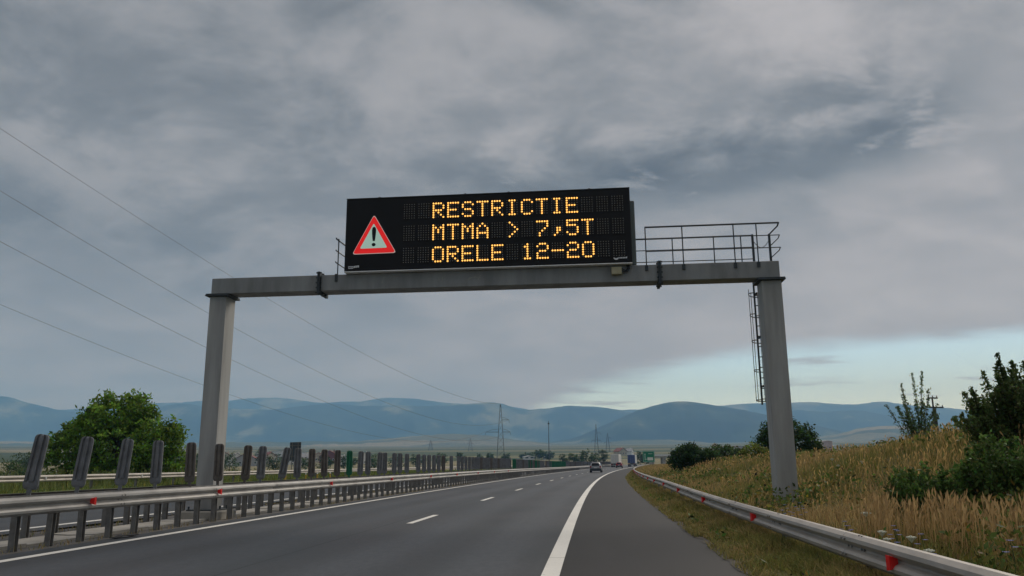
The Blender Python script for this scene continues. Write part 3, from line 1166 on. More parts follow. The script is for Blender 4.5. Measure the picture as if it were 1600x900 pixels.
tri = vms
def tv(p): return (p[0] - T0, p[1] - 6.57)
M_TRED = emit('triangle_red', (0.80, 0.012, 0.012), 0.42, (0.35, 0.008, 0.008))
M_TWHITE = emit('triangle_white', (0.42, 0.62, 0.52), 0.34, (0.3, 0.34, 0.31))
M_TEDGE = emit('triangle_edge', (0.75, 0.55, 0.5), 0.25, (0.5, 0.45, 0.4))
bd = MB().prism(rtri(tv((3.80, 8.215)), tv((3.205, 7.075)), tv((4.455, 7.085)), .09), YF - .012, YF + .002).build('warning_triangle', M_TEDGE, vms)
MB().prism(rtri(tv((3.80, 8.185)), tv((3.228, 7.092)), tv((4.43, 7.102)), .09), YF - .02, YF - .010).build('red_border', M_TRED, bd)
MB().prism(rtri(tv((3.80, 7.955)), tv((3.425, 7.232)), tv((4.20, 7.238)), .05), YF - .027, YF - .018).build('white_field', M_TWHITE, bd)
m_ = MB()
xs = [(0.030, 7.44), (0.042, 7.52), (0.055, 7.66), (0.058, 7.76), (0.045, 7.82), (0.02, 7.845)]
poly = [(3.815 - a, b) for a, b in xs] + [(3.815 + a, b) for a, b in xs[::-1]]
m_.prism([tv(p) for p in poly][::-1], YF - .034, YF - .024)
m_.prism([tv((3.815 + .058 * math.cos(a), 7.335 + .05 * math.sin(a))) for a in np.linspace(0, 2 * PI, 9)[:-1]], YF - .034, YF - .024)
m_.build('exclamation_mark', M_BLACK, bd)
# maker's plates: small pale marks too small to read
M_LABEL = mat('label_white', (0.72, 0.73, 0.74), .5, 0, .05)
m_ = vb(3.11, 3.25, YF - .004, YF + .002, 6.672, 6.745, .002)
for k, (a, b, z) in enumerate(((3.262, 3.30, 6.695), (3.31, 3.35, 6.70), (3.362, 3.41, 6.705))):
    m_.box(a - T0, b - T0, YF - .004, YF + .002, z - 6.57, z - 6.57 + .055)
lp_ = m_.build('maker_label', M_LABEL, vms)
m_ = MB()
for k in range(3):
    m_.box(3.128 - T0 + k * .04, 3.152 - T0 + k * .04, YF - .0065, YF - .003, 6.69 - 6.57, 6.728 - 6.57)
m_.build('print', M_DARKST, lp_)
cx, cz = 10.465 - T0, 6.738 - 6.57
m_ = MB()
m_.prism([(cx + .07 * math.cos(a), cz + .056 * math.sin(a)) for a in np.linspace(0, 2 * PI, 19)[:-1]], YF - .004, YF + .002)
for k in range(5):
    x = 10.55 + k * .043 - T0
    m_.box(x, x + .034, YF - .004, YF + .002, cz - .022, cz + .026)
lg = m_.build('maker_logo', M_LABEL, vms)
m_ = MB()
m_.prism([(cx + .05 * math.cos(a), cz + .012 + .02 * math.sin(a)) for a in np.linspace(0, 2 * PI, 13)[:-1]], YF - .0065, YF - .003)
m_.build('print', M_BLACK, lg)


# ------------------------------------------------------------------ foliage
def card_mesh(name, P, U, V, tint, mat_):
    """n leaf quads (pointed), centre P, half axes U, V"""
    n = len(P)
    co = np.stack([P - V, P + U * .9 - V * .1, P + V, P - U * .9 - V * .1], 1).reshape(-1, 3)
    f = np.arange(n * 4).reshape(n, 4)
    me = bpy.data.meshes.new(name)
    me.vertices.add(n * 4)
    me.vertices.foreach_set('co', co.reshape(-1).astype(np.float32))
    me.loops.add(n * 4)
    me.loops.foreach_set('vertex_index', f.reshape(-1).astype(np.int32))
    me.polygons.add(n)
    me.polygons.foreach_set('loop_start', (np.arange(n) * 4).astype(np.int32))
    at = me.attributes.new('tint', 'FLOAT_COLOR', 'POINT')
    c = np.concatenate([np.repeat(tint, 4, 0), np.ones((n * 4, 1))], 1)
    at.data.foreach_set('color', c.reshape(-1).astype(np.float32))
    me.update()
    me.materials.append(mat_)
    return me


def unit(a):
    return a / np.maximum(np.linalg.norm(a, axis=-1, keepdims=True), 1e-9)


def leaves_at(P, size, base, var, R, up=0.3):
    n = len(P)
    V = unit(R.normal(size=(n, 3)) + np.array([0, 0, up]))
    U = unit(np.cross(V, R.normal(size=(n, 3))))
    sz = size * R.uniform(.6, 1.3, (n, 1))
    b = np.array(base)
    t = b * (1 + var * R.normal(size=(n, 1))) * (1 + .12 * R.normal(size=(n, 3)))
    return P, U * sz * .55, V * sz, np.clip(t, .004, .6)


def crown(name, lobes, nclump, per, clump_r, leaf, base, R, root, var=.25):
    """leaf clumps filling a set of ellipsoid lobes, denser outside"""
    L = np.array(lobes, float)
    w = (L[:, 3] * L[:, 4] * L[:, 5]) ** (2 / 3.)
    i = R.choice(len(L), nclump, p=w / w.sum())
    d = unit(R.normal(size=(nclump, 3)))
    rr = R.uniform(.35, 1.03, (nclump, 1)) ** .55
    c = L[i, :3] + d * rr * L[i, 3:6]
    c = c[c[:, 2] > .05]
    hue = 1 + .30 * R.normal(size=(len(c), 1))
    k = np.repeat(np.arange(len(c)), per)
    P = c[k] + R.normal(size=(len(k), 3)) * clump_r * np.array([1, 1, .75])
    P, U, V, t = leaves_at(P, leaf, base, var, R)
    t = np.clip(t * np.clip(hue[k], .45, 1.8) * np.array([1, 1, 1]), .004, .5)
    o = link(name, card_mesh(name, P, U, V, t, M_LEAF), None, root)
    return o, c


def limbs(root, h, tips, r0, R, n=10, base=(0, 0, 0)):
    m_ = MB()
    b = Vector(base)
    top = b + Vector((R.normal() * .04 * h, R.normal() * .04 * h, h))
    m_.tube([b - Vector((0, 0, .2)), b.lerp(top, .35) + Vector((R.normal() * .02 * h, 0, 0)), b.lerp(top, .7), top], [r0, r0 * .75, r0 * .5, r0 * .18], 8)
    for k in R.choice(len(tips), min(n, len(tips)), replace=False):
        t = Vector(tips[k])
        s = b.lerp(top, float(R.uniform(.15, .75)))
        mid = s.lerp(t, .5) + Vector((0, 0, -.04 * h + float(R.normal()) * .04 * h))
        m_.tube([s, mid, t], [r0 * .42, r0 * .24, r0 * .07], 6)
    return m_.build('trunk', M_BARK, root, smooth_=True)


def tree(name, loc, lobes, nclump, per, clump_r, leaf, base, label, seed, trunk_h, trunk_r, cat='tree', group=None, nl=10):
    R = np.random.default_rng(seed)
    root = empty(name, loc, 0, label, cat, group)
    _, c = crown('crown', lobes, nclump, per, clump_r, leaf, base, R, root)
    limbs(root, trunk_h, c, trunk_r, R, nl)
    return root


def shoots_bush(name, loc, shoots, leaf, per_m, base, label, seed, cat='bush', stem=.012, fill=None):
    """upright shoots, leaves set along each; shoots: (bx,by,tx,ty,height,spread)"""
    R = np.random.default_rng(seed)
    root = empty(name, loc, 0, label, cat)
    m_ = MB()
    PP = []
    tt = []
    for (bx, by, tx, ty, h, sp) in shoots:
        a = Vector((bx, by, -.1)); e = Vector((tx, ty, h))
        mid = a.lerp(e, .5) + Vector((bx * .25 + R.normal() * .05, by * .25 + R.normal() * .05, .06 * h))
        pts = [(1 - t) ** 2 * a + 2 * t * (1 - t) * mid + t * t * e for t in (0.0, .25, .5, .75, 1.0)]
        m_.tube(pts, [stem * 1.4, stem, stem * .8, stem * .5, stem * .2], 5)
        n = max(int(h * per_m), 6)
        t = R.uniform(.08, 1.0, n)[:, None]
        A, Mi, Ee = np.array(a), np.array(mid), np.array(e)
        q = (1 - t) ** 2 * A + 2 * t * (1 - t) * Mi + t * t * Ee
        w = sp * (1.05 - t) + leaf * .4
        q = q + R.normal(size=(n, 3)) * w * np.array([1, 1, .7])
        PP.append(q)
        tt.append(np.full(n, np.clip(1 + .22 * R.normal(), .6, 1.5)))
    P = np.concatenate(PP); k = np.concatenate(tt)[:, None]
    keep = P[:, 2] > -.05
    P, k = P[keep], k[keep]
    P, U, V, t = leaves_at(P, leaf, base, .25, R, .8)
    link('foliage', card_mesh('foliage', P, U, V, np.clip(t * k, .004, .5), M_LEAF), None, root)
    m_.build('stems', M_BARK, root)
    return root


# big tree beyond the opposite carriageway
p = atY(178, 745, 62); zt_ = -0.3
tree('tree', (p.x, 62, zt_),
     [(0, 0, 3.2, 4.4, 3.6, 2.9), (-.4, 0, 5.2, 2.5, 2.4, 1.9), (.8, .3, 5.9, 1.5, 1.5, 1.3), (-3.0, -.2, 2.4, 2.1, 2.0, 2.2), (3.0, 0, 3.4, 1.9, 2.0, 1.9), (-2.2, .3, 4.4, 1.5, 1.4, 1.3), (2.4, -.5, 1.6, 2.5, 2.2, 1.5), (-1.2, -1, 1.3, 3.0, 2.0, 1.2), (-1.0, 0, 6.7, .6, .6, .7), (4.2, .2, 4.3, .7, .7, .9), (-3.4, 0, 4.6, .5, .5, .7), (-2.3, 0, 5.6, .5, .5, .5), (2.2, 0, 5.6, .5, .5, .6), (.9, 0, 7.2, .4, .4, .5), (-4.6, 0, 3.4, .6, .6, .9), (4.9, 0, 2.4, .5, .5, .9)],
     1150, 26, .24, .15, (0.135, 0.23, 0.03), 'large bushy green tree beyond the opposite carriageway on the left', 11, 5.4, .2, nl=26)
# tree standing behind the right gantry column
p = atY(1232, 715, 58)
tree('tree', (p.x, 58, 0.4), [(0, 0, 2.6, 1.9, 1.7, 1.5), (-1.3, 0, 2.2, 1.1, 1.1, 1.3), (1.2, 0, 2.2, 1.0, 1.0, 1.1), (-.5, 0, 3.7, .8, .8, .8), (1.7, 0, 1.6, .7, .8, .9), (-1.5, 0, 1.1, .9, .9, .8)],
     420, 22, .17, .11, (0.04, 0.075, 0.02), 'dark green tree partly hidden behind the right gantry column', 12, 2.8, .12, nl=14)
# dark bush past the bend
p = atY(1085, 735, 62)
bz = bank_at(p.x, 62)
tree('bush', (p.x, 62, bz), [(-.5, 0, .8, 1.3, 1.2, 1.0), (.7, 0, .7, 1.3, 1.0, .9), (-1.0, 0, .5, .9, .9, .7), (-.3, 0, 1.5, .6, .6, .5), (1.7, .3, .5, .9, .9, .6)],
     330, 22, .14, .10, (0.034, 0.068, 0.02), 'low dark green bush on the bank between road sign and gantry column', 13, 1.2, .06, 'bush', nl=12)
p = atY(1135, 722, 70)
tree('bush', (p.x, 70, bank_at(p.x, 70)), [(0, 0, .6, 1.3, 1.2, .8), (-.9, 0, .8, .8, .9, .6), (1.1, 0, .5, .8, .8, .6)],
     160, 20, .15, .11, (0.07, 0.11, 0.04), 'pale green bush just right of the low dark bush', 14, .9, .05, 'bush', nl=8)
p = atY(1178, 716, 50)
tree('bush', (p.x, 50, bank_at(p.x, 50)), [(0, 0, .5, .7, .7, .6), (.6, 0, .4, .6, .6, .5)],
     80, 18, .12, .08, (0.13, 0.16, 0.03), 'small yellow green bush left of the right gantry column', 15, .6, .03, 'bush', nl=6)

# sapling on the crest, big bush at the right edge, herb clumps on the slope
R_ = np.random.default_rng(21)
p = atY(1436, 690, 25)
sh = [(R_.normal() * .12, R_.normal() * .12, R_.normal() * .35, R_.normal() * .35, R_.uniform(.9, 1.7), .10) for _ in range(17)]
sh += [(0, 0, .02, 0, 2.35, .05), (.05, 0, .33, 0, 2.4, .05), (-.05, 0, -.30, .1, 2.05, .06), (.05, 0, .50, 0, 1.85, .05), (-.1, 0, -.55, 0, 1.35, .10), (.1, 0, .62, 0, 1.1, .10)]
shoots_bush('sapling', (p.x, 25, bank_at(p.x, 25)), sh, .040, 115, (0.095, 0.145, 0.062), 'thin sapling with sparse upright shoots on the crest of the bank', 22, 'sapling')
p = atY(1606, 760, 14.8)
sh = []
for _ in range(150):
    a, r = R_.uniform(0, 2 * PI), R_.uniform(0, 1) ** .5
    bx, by = r * math.cos(a) * 1.1, r * math.sin(a) * .9
    hh = (1.75 + .28 * R_.normal()) * (1 - .55 * r * r) * R_.uniform(.55, 1.0) * (1.12 if bx > 0 else .98)
    sh.append((bx * .5, by * .5, bx * 1.15 + R_.normal() * .10, by + R_.normal() * .12, hh, .13))
for bx, hh in ((-.95, 1.15), (-.62, 1.55), (-.40, 1.85), (.1, 1.8), (.35, 1.95), (-.80, 1.4), (-1.05, .9)):
    sh.append((bx * .4, 0, bx, R_.normal() * .2, hh, .06))
shoots_bush('bush', (p.x + .30, 14.8, bank_at(p.x, 14.8) - .10), sh, .036, 330, (0.085, 0.125, 0.040), 'tall dark leafy bush at the right edge of the picture', 23, 'bush', .016)
for (u, v, Y, w, h, n, lab, sd) in ((1582, 790, 12.4, .60, .95, 90, 'dark green herb clump below the tall dark bush at the right edge', 34), (1455, 800, 13.6, .62, .85, 85, 'bright green leafy herb clump on the slope above the dry reeds', 31), (1535, 815, 12.8, .48, .70, 55, 'smaller green herb clump right of the bright green clump', 32), (1425, 770, 15.5, .4, .5, 34, 'low green herb clump left of the bright green clump', 33)):
    p = atY(u, v, Y)
    sh = []
    for _ in range(n):
        a, r = R_.uniform(0, 2 * PI), R_.uniform(0, 1) ** .5
        sh.append((r * math.cos(a) * w * .6, r * math.sin(a) * w * .6, r * math.cos(a) * w * 1.1, r * math.sin(a) * w, h * R_.uniform(.5, 1.05) * (1 - .35 * r * r), .07))
    shoots_bush('herb_clump', (p.x, Y, bank_at(p.x, Y)), sh, .040, 150, (0.085, 0.145, 0.036), lab, sd, 'plant', .006)


# ------------------------------------------------------------------ grass
def blades(name, s, o, zf, hgt, wid, tint, R, label, lean=.35, head=None):
    n = len(s)
    hgt = hgt * (1 - .72 * np.exp(-((s - 19.0) / 1.6) ** 2 - ((o - 4.6) / .75) ** 2))
    B = road(s, o, zf(s, o) - .02)
    a = R.uniform(0, 2 * PI, n)
    side = np.stack([np.cos(a), np.sin(a), np.zeros(n)], -1)
    ln = R.normal(size=(n, 3)) * lean
    ln[:, 2] = 0
    ln[:, 0] += .06
    h = hgt[:, None]
    up = np.array([0, 0, 1.])
    M = B + (up * .55 + ln * .28) * h
    T = B + (up * (1 - .25 * np.minimum(np.linalg.norm(ln, axis=1, keepdims=True), 1)) + ln) * h
    w = wid[:, None] * side * .5
    if head is None:
        co = np.stack([B - w, B + w, M + w * .8, M - w * .8, T], 1)
        fl = [(0, 1, 2, 3), (3, 2, 4)]
        nv = 5
    else:
        hw = side * (wid * head)[:, None] * .5
        M2 = M * .45 + T * .55
        M3 = M * .2 + T * .8
        co = np.stack([B - w, B + w, M2 + w * .6, M2 - w * .6, M3 + hw, M3 - hw, T], 1)
        fl = [(0, 1, 2, 3), (3, 2, 4, 5), (5, 4, 6)]
        nv = 7
    k = np.arange(n)[:, None] * nv
    idx = np.concatenate([k + np.array(f)[None] for f in fl], 1)
    sizes = np.array([len(f) for f in fl])
    starts = (np.arange(n)[:, None] * sizes.sum() + np.concatenate([[0], np.cumsum(sizes)[:-1]])[None]).reshape(-1)
    me = bpy.data.meshes.new(name)
    me.vertices.add(n * nv)
    me.vertices.foreach_set('co', co.reshape(-1).astype(np.float32))
    me.loops.add(idx.size)
    me.loops.foreach_set('vertex_index', idx.reshape(-1).astype(np.int32))
    me.polygons.add(len(starts))
    me.polygons.foreach_set('loop_start', starts.astype(np.int32))
    at = me.attributes.new('tint', 'FLOAT_COLOR', 'POINT')
    c = np.concatenate([np.repeat(np.clip(tint, .004, .7), nv, 0), np.ones((n * nv, 1))], 1)
    at.data.foreach_set('color', c.reshape(-1).astype(np.float32))
    me.update()
    me.materials.append(M_GRASS)
    ob = link(name, me, None)
    return tag(ob, label, 'grass', None, 'stuff')


RG = np.random.default_rng(5)
DRY = np.array((0.43, 0.325, 0.145)); DRY2 = np.array((0.37, 0.235, 0.110)); GRN = np.array((0.125, 0.165, 0.045)); OLV = np.array((0.215, 0.190, 0.048)); LGR = np.array((0.125, 0.17, 0.045))


def blend(n, dryness, R, spread=.25):
    """per-blade colour between green and straw"""
    d = np.clip(dryness + spread * R.normal(size=n), 0, 1)[:, None]
    k = R.uniform(0, 1, (n, 1))
    dry = DRY * k + DRY2 * (1 - k)
    grn = GRN * k + OLV * (1 - k)
    return (dry * d + grn * (1 - d)) * (1 + .25 * R.normal(size=(n, 1)))


def sample_s(n, a, b, R, pw):
    """more blades close to the camera"""
    u = R.uniform(0, 1, n)
    return (a ** (1 - pw) + u * (b ** (1 - pw) - a ** (1 - pw))) ** (1 / (1 - pw))


# 1 bank meadow
n = 170000
s = sample_s(n, 4.0, 120, RG, 1.35); o = RG.uniform(3.0, 13.5, n)
pat = wav(s * .35, o * .8, 2); pat2 = wav(s * .12, o * .3, 7)
keep = (wav(s * 1.1, o * 1.7, 6) + RG.uniform(-1, 1.2, n)) > -.55
s, o, pat, pat2 = s[keep], o[keep], pat[keep], pat2[keep]
dryn = .52 + .60 * pat + .25 * pat2 - .45 * smooth(-o, -4.3, -3.2)
h = (.20 + .22 * RG.uniform(0, 1, len(s)) + .10 * pat2) * (.6 + .4 * smooth(o, 3.0, 4.6))
blades('meadow_grass', s, o, bank, np.maximum(h, .08), .007 + .0011 * s ** .75, blend(len(s), dryn, RG), RG, 'dry olive and straw meadow grass covering the bank on the right')
# 2 seed-headed dry stems
n = 17000
s = sample_s(n, 5.0, 110, RG, 1.3); o = RG.uniform(3.4, 13.0, n)
k = (wav(s * .45, o * .9, 9) + .7 * wav(s * .17, o * .4, 4) + RG.uniform(-.6, .6, n)) > .15
s, o = s[k], o[k]
h = RG.uniform(.34, .62, len(s)) * (.65 + .35 * smooth(o, 3.5, 5.5))
blades('dry_seed_grass', s, o, bank, h, .004 + .0007 * s ** .75, (DRY * 1.1) * (1 + .22 * RG.normal(size=(len(s), 1))) * np.array([1.05, .93, .85]), RG, 'tall straw coloured seed grass standing on the bank', .22, 3.2)
# 3 reed-like tufts close to the rail
cs = np.array([(9.1, 4.35), (9.7, 4.7), (10.2, 4.3), (10.5, 4.9), (11.0, 4.5), (11.3, 4.15), (11.6, 4.8), (12.0, 4.4), (10.0, 5.1), (12.3, 4.9), (8.9, 4.9), (12.8, 4.2), (11.9, 3.95), (9.4, 5.2), (13.6, 4.5), (14.6, 4.9)])
i = RG.integers(0, len(cs), 1100)
s = cs[i, 0] + RG.normal(size=1100) * .16; o = cs[i, 1] + RG.normal(size=1100) * .14
blades('reed_tufts', s, o, bank, RG.uniform(.35, .72, 1100), np.full(1100, .010), np.array((0.40, 0.27, 0.125)) * (1 + .2 * RG.normal(size=(1100, 1))), RG, 'tufts of tan reed grass just behind the right guardrail', .16, 2.6)
# 4 verge between asphalt and rail
n = 75000
s = sample_s(n, 3.5, 110, RG, 1.35); o = 2.06 + 1.2 * RG.uniform(0, 1, n) ** .85
pat = wav(s * .6, o * 1.5, 3)
h = (.07 + .24 * smooth(o, 2.05, 2.7)) * RG.uniform(.45, 1.3, n) * (1 + .3 * pat) * (1 + .55 * wav(s * 3.1, o * 6.0, 8))
h = np.clip(h * .8, .04, .24)
blades('verge_grass', s, o, bank, h, .006 + .0011 * s ** .75, blend(n, .40 + .45 * pat + .25 * wav(s * 2.1, o * 4.0, 5), RG, .35), RG, 'olive grass strip between the hard shoulder and right guardrail', .5)
n = 16000
s = sample_s(n, 3.5, 90, RG, 1.35); o = 2.10 - .20 * RG.uniform(0, 1, n) ** 1.6
k = (wav(s * 1.7, s * .9, 3) + wav(s * 5.0, s * 2.3, 1) + RG.uniform(-.5, .5, n)) > .05
s, o = s[k], o[k]
blades('edge_grass', s, o, lambda a, b: np.full(len(a), -.01), RG.uniform(.05, .19, len(s)), .006 + .0010 * s ** .75, blend(len(s), .30, RG), RG, 'ragged green grass creeping over the shoulder edge', .7)
# leafy weeds among the grass, in patches
n = 46000
s = sample_s(n, 5.0, 75, RG, 1.35); o = np.where(RG.uniform(0, 1, n) < .08, RG.uniform(2.2, 3.1, n), RG.uniform(3.1, 11.5, n))
k = (wav(s * .55, o * 1.1, 12) + .8 * wav(s * 1.9, o * 2.3, 13) + RG.uniform(-.3, .3, n)) > .38
s, o = s[k], o[k]
Pw = road(s, o, bank(s, o) + RG.uniform(.03, .42, len(s)) * (.35 + .65 * smooth(o, 2.6, 4.5)))
Pw, Uw, Vw, tw = leaves_at(Pw, .034, (0.085, 0.125, 0.030), .3, RG, .5)
fw = (1 + s / 28.)[:, None]
wk = RG.uniform(0, 1, (len(s), 1)) < .25
tw = np.where(wk, tw * np.array([2.0, 1.1, 1.2]), tw)
tag(link('leafy_weeds', card_mesh('leafy_weeds', Pw, Uw * fw, Vw * fw, np.clip(tw, .004, .5), M_LEAF)), 'patches of low leafy green weeds among the dry grass', 'weeds', None, 'stuff')
# 5 far part of the bank
n = 30000
s = RG.uniform(95, 300, n); o = RG.uniform(2.3, 14, n)
blades('far_bank_grass', s, o, bank, RG.uniform(.25, .55, n) * smooth(o, 1.8, 3.4), np.full(n, .09), blend(n, .78 + .3 * wav(s * .1, o * .5, 1) - .3 * smooth(-o, -3.4, -2.6), RG), RG, 'reddish dry grass on the bank by the far bend')
# 6 green verge on the far left
n = 60000
s = sample_s(n, 14, 150, RG, 1.2); o = RG.uniform(-52, -25.2, n)
pat = wav(s * .2, o * .3, 2)
h = RG.uniform(.12, .34, n) * (1 + .4 * pat) * (1 + .9 * smooth(-o, 27.5, 34))
blades('green_verge_grass', s, o, lverge, h, .008 + .0011 * s ** .8, np.where(RG.uniform(0, 1, (n, 1)) < .22, OLV * 1.25, LGR) * (1 + .25 * RG.normal(size=(n, 1))), RG, 'bright green grass behind the guardrail on the far left')
n = 1500
s = RG.uniform(24, 70, n); o = RG.uniform(-36, -27.5, n)
blades('tall_weeds', s, o, lverge, RG.uniform(.6, 1.25, n), np.full(n, .03), np.array((0.15, 0.17, 0.06)) * (1 + .3 * RG.normal(size=(n, 1))), RG, 'tall pale weeds standing behind the far left guardrail', .15, 2.4)
# 7 tufts in the median
n = 3500
s = RG.uniform(11, 60, n); o = np.where(RG.uniform(0, 1, n) < .7, RG.normal(-11.7, .25, n), RG.normal(-9.55, .10, n))
k = wav(s * .5, o * 2, 4) > .1
s, o = s[k], o[k]
blades('median_tufts', s, o, lambda a, b: np.full(len(a), 0.0), RG.uniform(.04, .16, len(s)), np.full(len(s), .012), blend(len(s), .5, RG), RG, 'sparse grass tufts in the median between the two rails', .5)

# wildflowers
M_STEM = mat('flower_stem', (0.06, 0.09, 0.03), .8, 0, .1)
M_UMB = mat('umbel_white', (0.62, 0.63, 0.52), .8, 0, .1, 30)
M_BLUE = mat('chicory_blue', (0.22, 0.24, 0.50), .8, 0, .1, 30)
def flower_on(u, v, s_lo=6):
    """spot on the bank seen at that bearing"""
    for Y in np.arange(6, 40, .1):
        q = atY(u, v, Y)
        if q.z <= bank_at(q.x, q.y) + .42:
            return q
    return atY(u, v, 20)
for k, (u, v, sz) in enumerate(((1353, 803, .085), (1378, 833, .06), (1424, 842, .06), (1386, 845, .05), (1452, 863, .06), (1552, 712, .07), (1560, 726, .06), (1589, 722, .05), (1300, 718, .07), (1310, 728, .06), (1347, 722, .05))):
    q = flower_on(u, v)
    gz = bank_at(q.x, q.y)
    fl = empty('wildflower', (q.x, q.y, gz), 0, ('small white umbel wildflower behind the right guardrail, below the largest one' if k < 5 else 'small white umbel wildflower at the foot of the tall dark bush' if k < 8 else 'small white umbel wildflower right of the right gantry column') if k else 'largest white umbel wildflower above the right guardrail', 'flower', 'white umbel flowers on the bank')
    hh = q.z - gz
    sz *= .8
    MB().tube([(0, 0, -.05), (.01, .01, hh * .6), (0, 0, hh)], .004, 5).build('stem', M_STEM, fl)
    m_ = MB()
    for j in range(16):
        a, r = j * 2.4, sz * math.sqrt(j / 16)
        c = Vector((r * math.cos(a), r * math.sin(a), hh + .02 - r * .25))
        m_.tube([(0, 0, hh - .04), c], .002, 4)
        m_.loft([[c + Vector((sz * .22 * math.cos(t), sz * .22 * math.sin(t), dz)) for t in np.linspace(0, 2 * PI, 7)[:-1]] for dz in (0, .012)])
    m_.build('flower_head', M_UMB, fl)
for k, (u, v) in enumerate(((1396, 822), (1399, 828), (1402, 848), (1458, 866), (1320, 815), (1323, 822), (1439, 835), (1578, 845), (1226, 789), (1243, 792), (1250, 786), (1255, 795), (1222, 797), (1234, 800), (1330, 828))):
    q = flower_on(u, v)
    gz = bank_at(q.x, q.y)
    fl = empty('wildflower', (q.x, q.y, gz), 0, 'small blue wildflower at the foot of the right gantry column' if 8 <= k < 14 else 'small blue wildflower among the tan reeds behind the right guardrail', 'flower', 'blue flowers on the bank')
    hh = max(q.z - gz, .2)
    MB().tube([(0, 0, -.05), (.02, 0, hh * .6), (0, 0, hh)], .004, 5).build('stem', M_STEM, fl)
    m_ = MB()
    for b in ((0, 0, hh), (.05, .02, hh * .85), (-.05, 0, hh * .75)):
        for j in range(8):
            a = j * PI / 4
            m_.add([(b[0], b[1], b[2]), (b[0] + .028 * math.cos(a - .3), b[1] + .028 * math.sin(a - .3), b[2] + .008), (b[0] + .034 * math.cos(a), b[1] + .034 * math.sin(a), b[2] + .004), (b[0] + .028 * math.cos(a + .3), b[1] + .028 * math.sin(a + .3), b[2] + .008)], [(0, 1, 2, 3)])
    m_.build('flower_head', M_BLUE, fl)

# ------------------------------------------------------------------ vehicles
M_CARP = mat('car_paint_silver', (0.30, 0.305, 0.31), .3, .4, .05, 1, 0, None, .6)
M_REDP = mat('car_paint_red', (0.35, 0.02, 0.02), .3, .1, .05)
M_TAIL = mat('tail_lamp', (0.32, 0.012, 0.012), .25, 0, 0)
M_PLATE = mat('number_plate', (0.7, 0.7, 0.68), .5, 0, 0)
M_CHROME = mat('wheel_rim', (0.35, 0.35, 0.36), .35, .7, .1)


def wheel(root, x, y, r, w):
    wh = MB().tube([(x - w / 2, y, r), (x - w / 2 + .03, y, r), (x + w / 2 - .03, y, r), (x + w / 2, y, r)], [r * .9, r, r, r * .9], 20).build('wheel', M_RUB, root)
    MB().cyl((x, y, r), (1, 0, 0), r * .6, w + .02, 14).build('rim', M_CHROME, wh)


def make_car(loc, rot, paint_, label, cat='car'):
    c = empty('car', loc, rot, label, cat)
    # stations along the length (y, from rear 0 to front 4.2): half width, sill, belt, roof half width, roof height
    st = [(0.00, .78, .42, .80, .70, .84), (.06, .84, .34, .92, .66, 1.02), (.22, .87, .26, .97, .60, 1.42), (.55, .88, .24, .98, .60, 1.52), (1.4, .89, .24, .97, .62, 1.56), (2.2, .89, .24, .95, .60, 1.50), (2.75, .88, .24, .95, .66, 1.12), (3.1, .87, .24, .92, .70, .98), (3.8, .83, .28, .84, .62, .86), (4.15, .72, .36, .70, .55, .72), (4.22, .66, .42, .62, .5, .64)]
    rings = []
    for (y, w, zs, zb, wr, zr) in st:
        half = [(w * .86, zs), (w, zs + .12), (w * 1.0, (zs + zb) / 2 + .05), (w * .97, zb), (wr + .05, zb + (zr - zb) * .8), (wr * .82, zr)]
        rings.append([(x, y, z) for x, z in half] + [(-x, y, z) for x, z in half[::-1]])
    MB().loft(rings).build('body', paint_, c, True)
    MB().add([(-.60, .015, 1.0), (.60, .015, 1.0), (.52, .155, 1.38), (-.52, .155, 1.38), (-.60, .075, 1.0), (.60, .075, 1.0), (.52, .215, 1.38), (-.52, .215, 1.38)], [(0, 1, 2, 3), (4, 7, 6, 5), (0, 4, 5, 1), (1, 5, 6, 2), (2, 6, 7, 3), (3, 7, 4, 0)]).build('rear_window', M_GLASS, c)
    for sx in (-1, 1):
        MB().add([(sx * .895, .45, 1.0), (sx * .885, 2.45, .99), (sx * .72, 2.15, 1.38), (sx * .70, .70, 1.42), (sx * .85, .45, 1.0), (sx * .84, 2.45, .99), (sx * .67, 2.15, 1.38), (sx * .66, .70, 1.42)], [(0, 1, 2, 3), (4, 7, 6, 5), (0, 4, 5, 1), (2, 6, 7, 3)]).build('side_window', M_GLASS, c)
        MB().bbox(sx * .73 - .11, sx * .73 + .11, -.02, .14, .74, .98, .02).build('tail_light', M_TAIL, c)
        MB().bbox(sx * .98 - .09, sx * .98 + .09, 2.35, 2.50, .98, 1.12, .03).build('mirror', paint_, c)
        for y in (.78, 3.38):
            wheel(c, sx * .80, y, .33, .22)
    MB().bbox(-.26, .26, -.035, .03, .66, .78, .008).build('number_plate', M_PLATE, c)
    MB().bbox(-.88, .88, -.06, .22, .28, .64, .04).build('bumper', M_DARKST, c)
    MB().bbox(-.58, .58, .02, .34, 1.49, 1.53, .015).build('roof_spoiler', mat('spoiler_grey', (.4, .4, .4), .3, .2, .05), c)
    return c


def on_road(u, s):
    """place on the road at distance s, at the bearing of pixel column u"""
    k = ray(u, 735)
    best = min(np.arange(-9, 2, .05), key=lambda o: abs(road(s, o)[0] - k.x * road(s, o)[1]))
    return rp(s, best), -float(hdg(s))


p, r = on_road(930.5, 126)
make_car(p, r, M_CARP, 'small car with pale roof and dark bumper driving away in the right lane')
p, r = on_road(967.5, 236)
make_car(p, r, M_REDP, 'red car half hidden beside the white lorry')


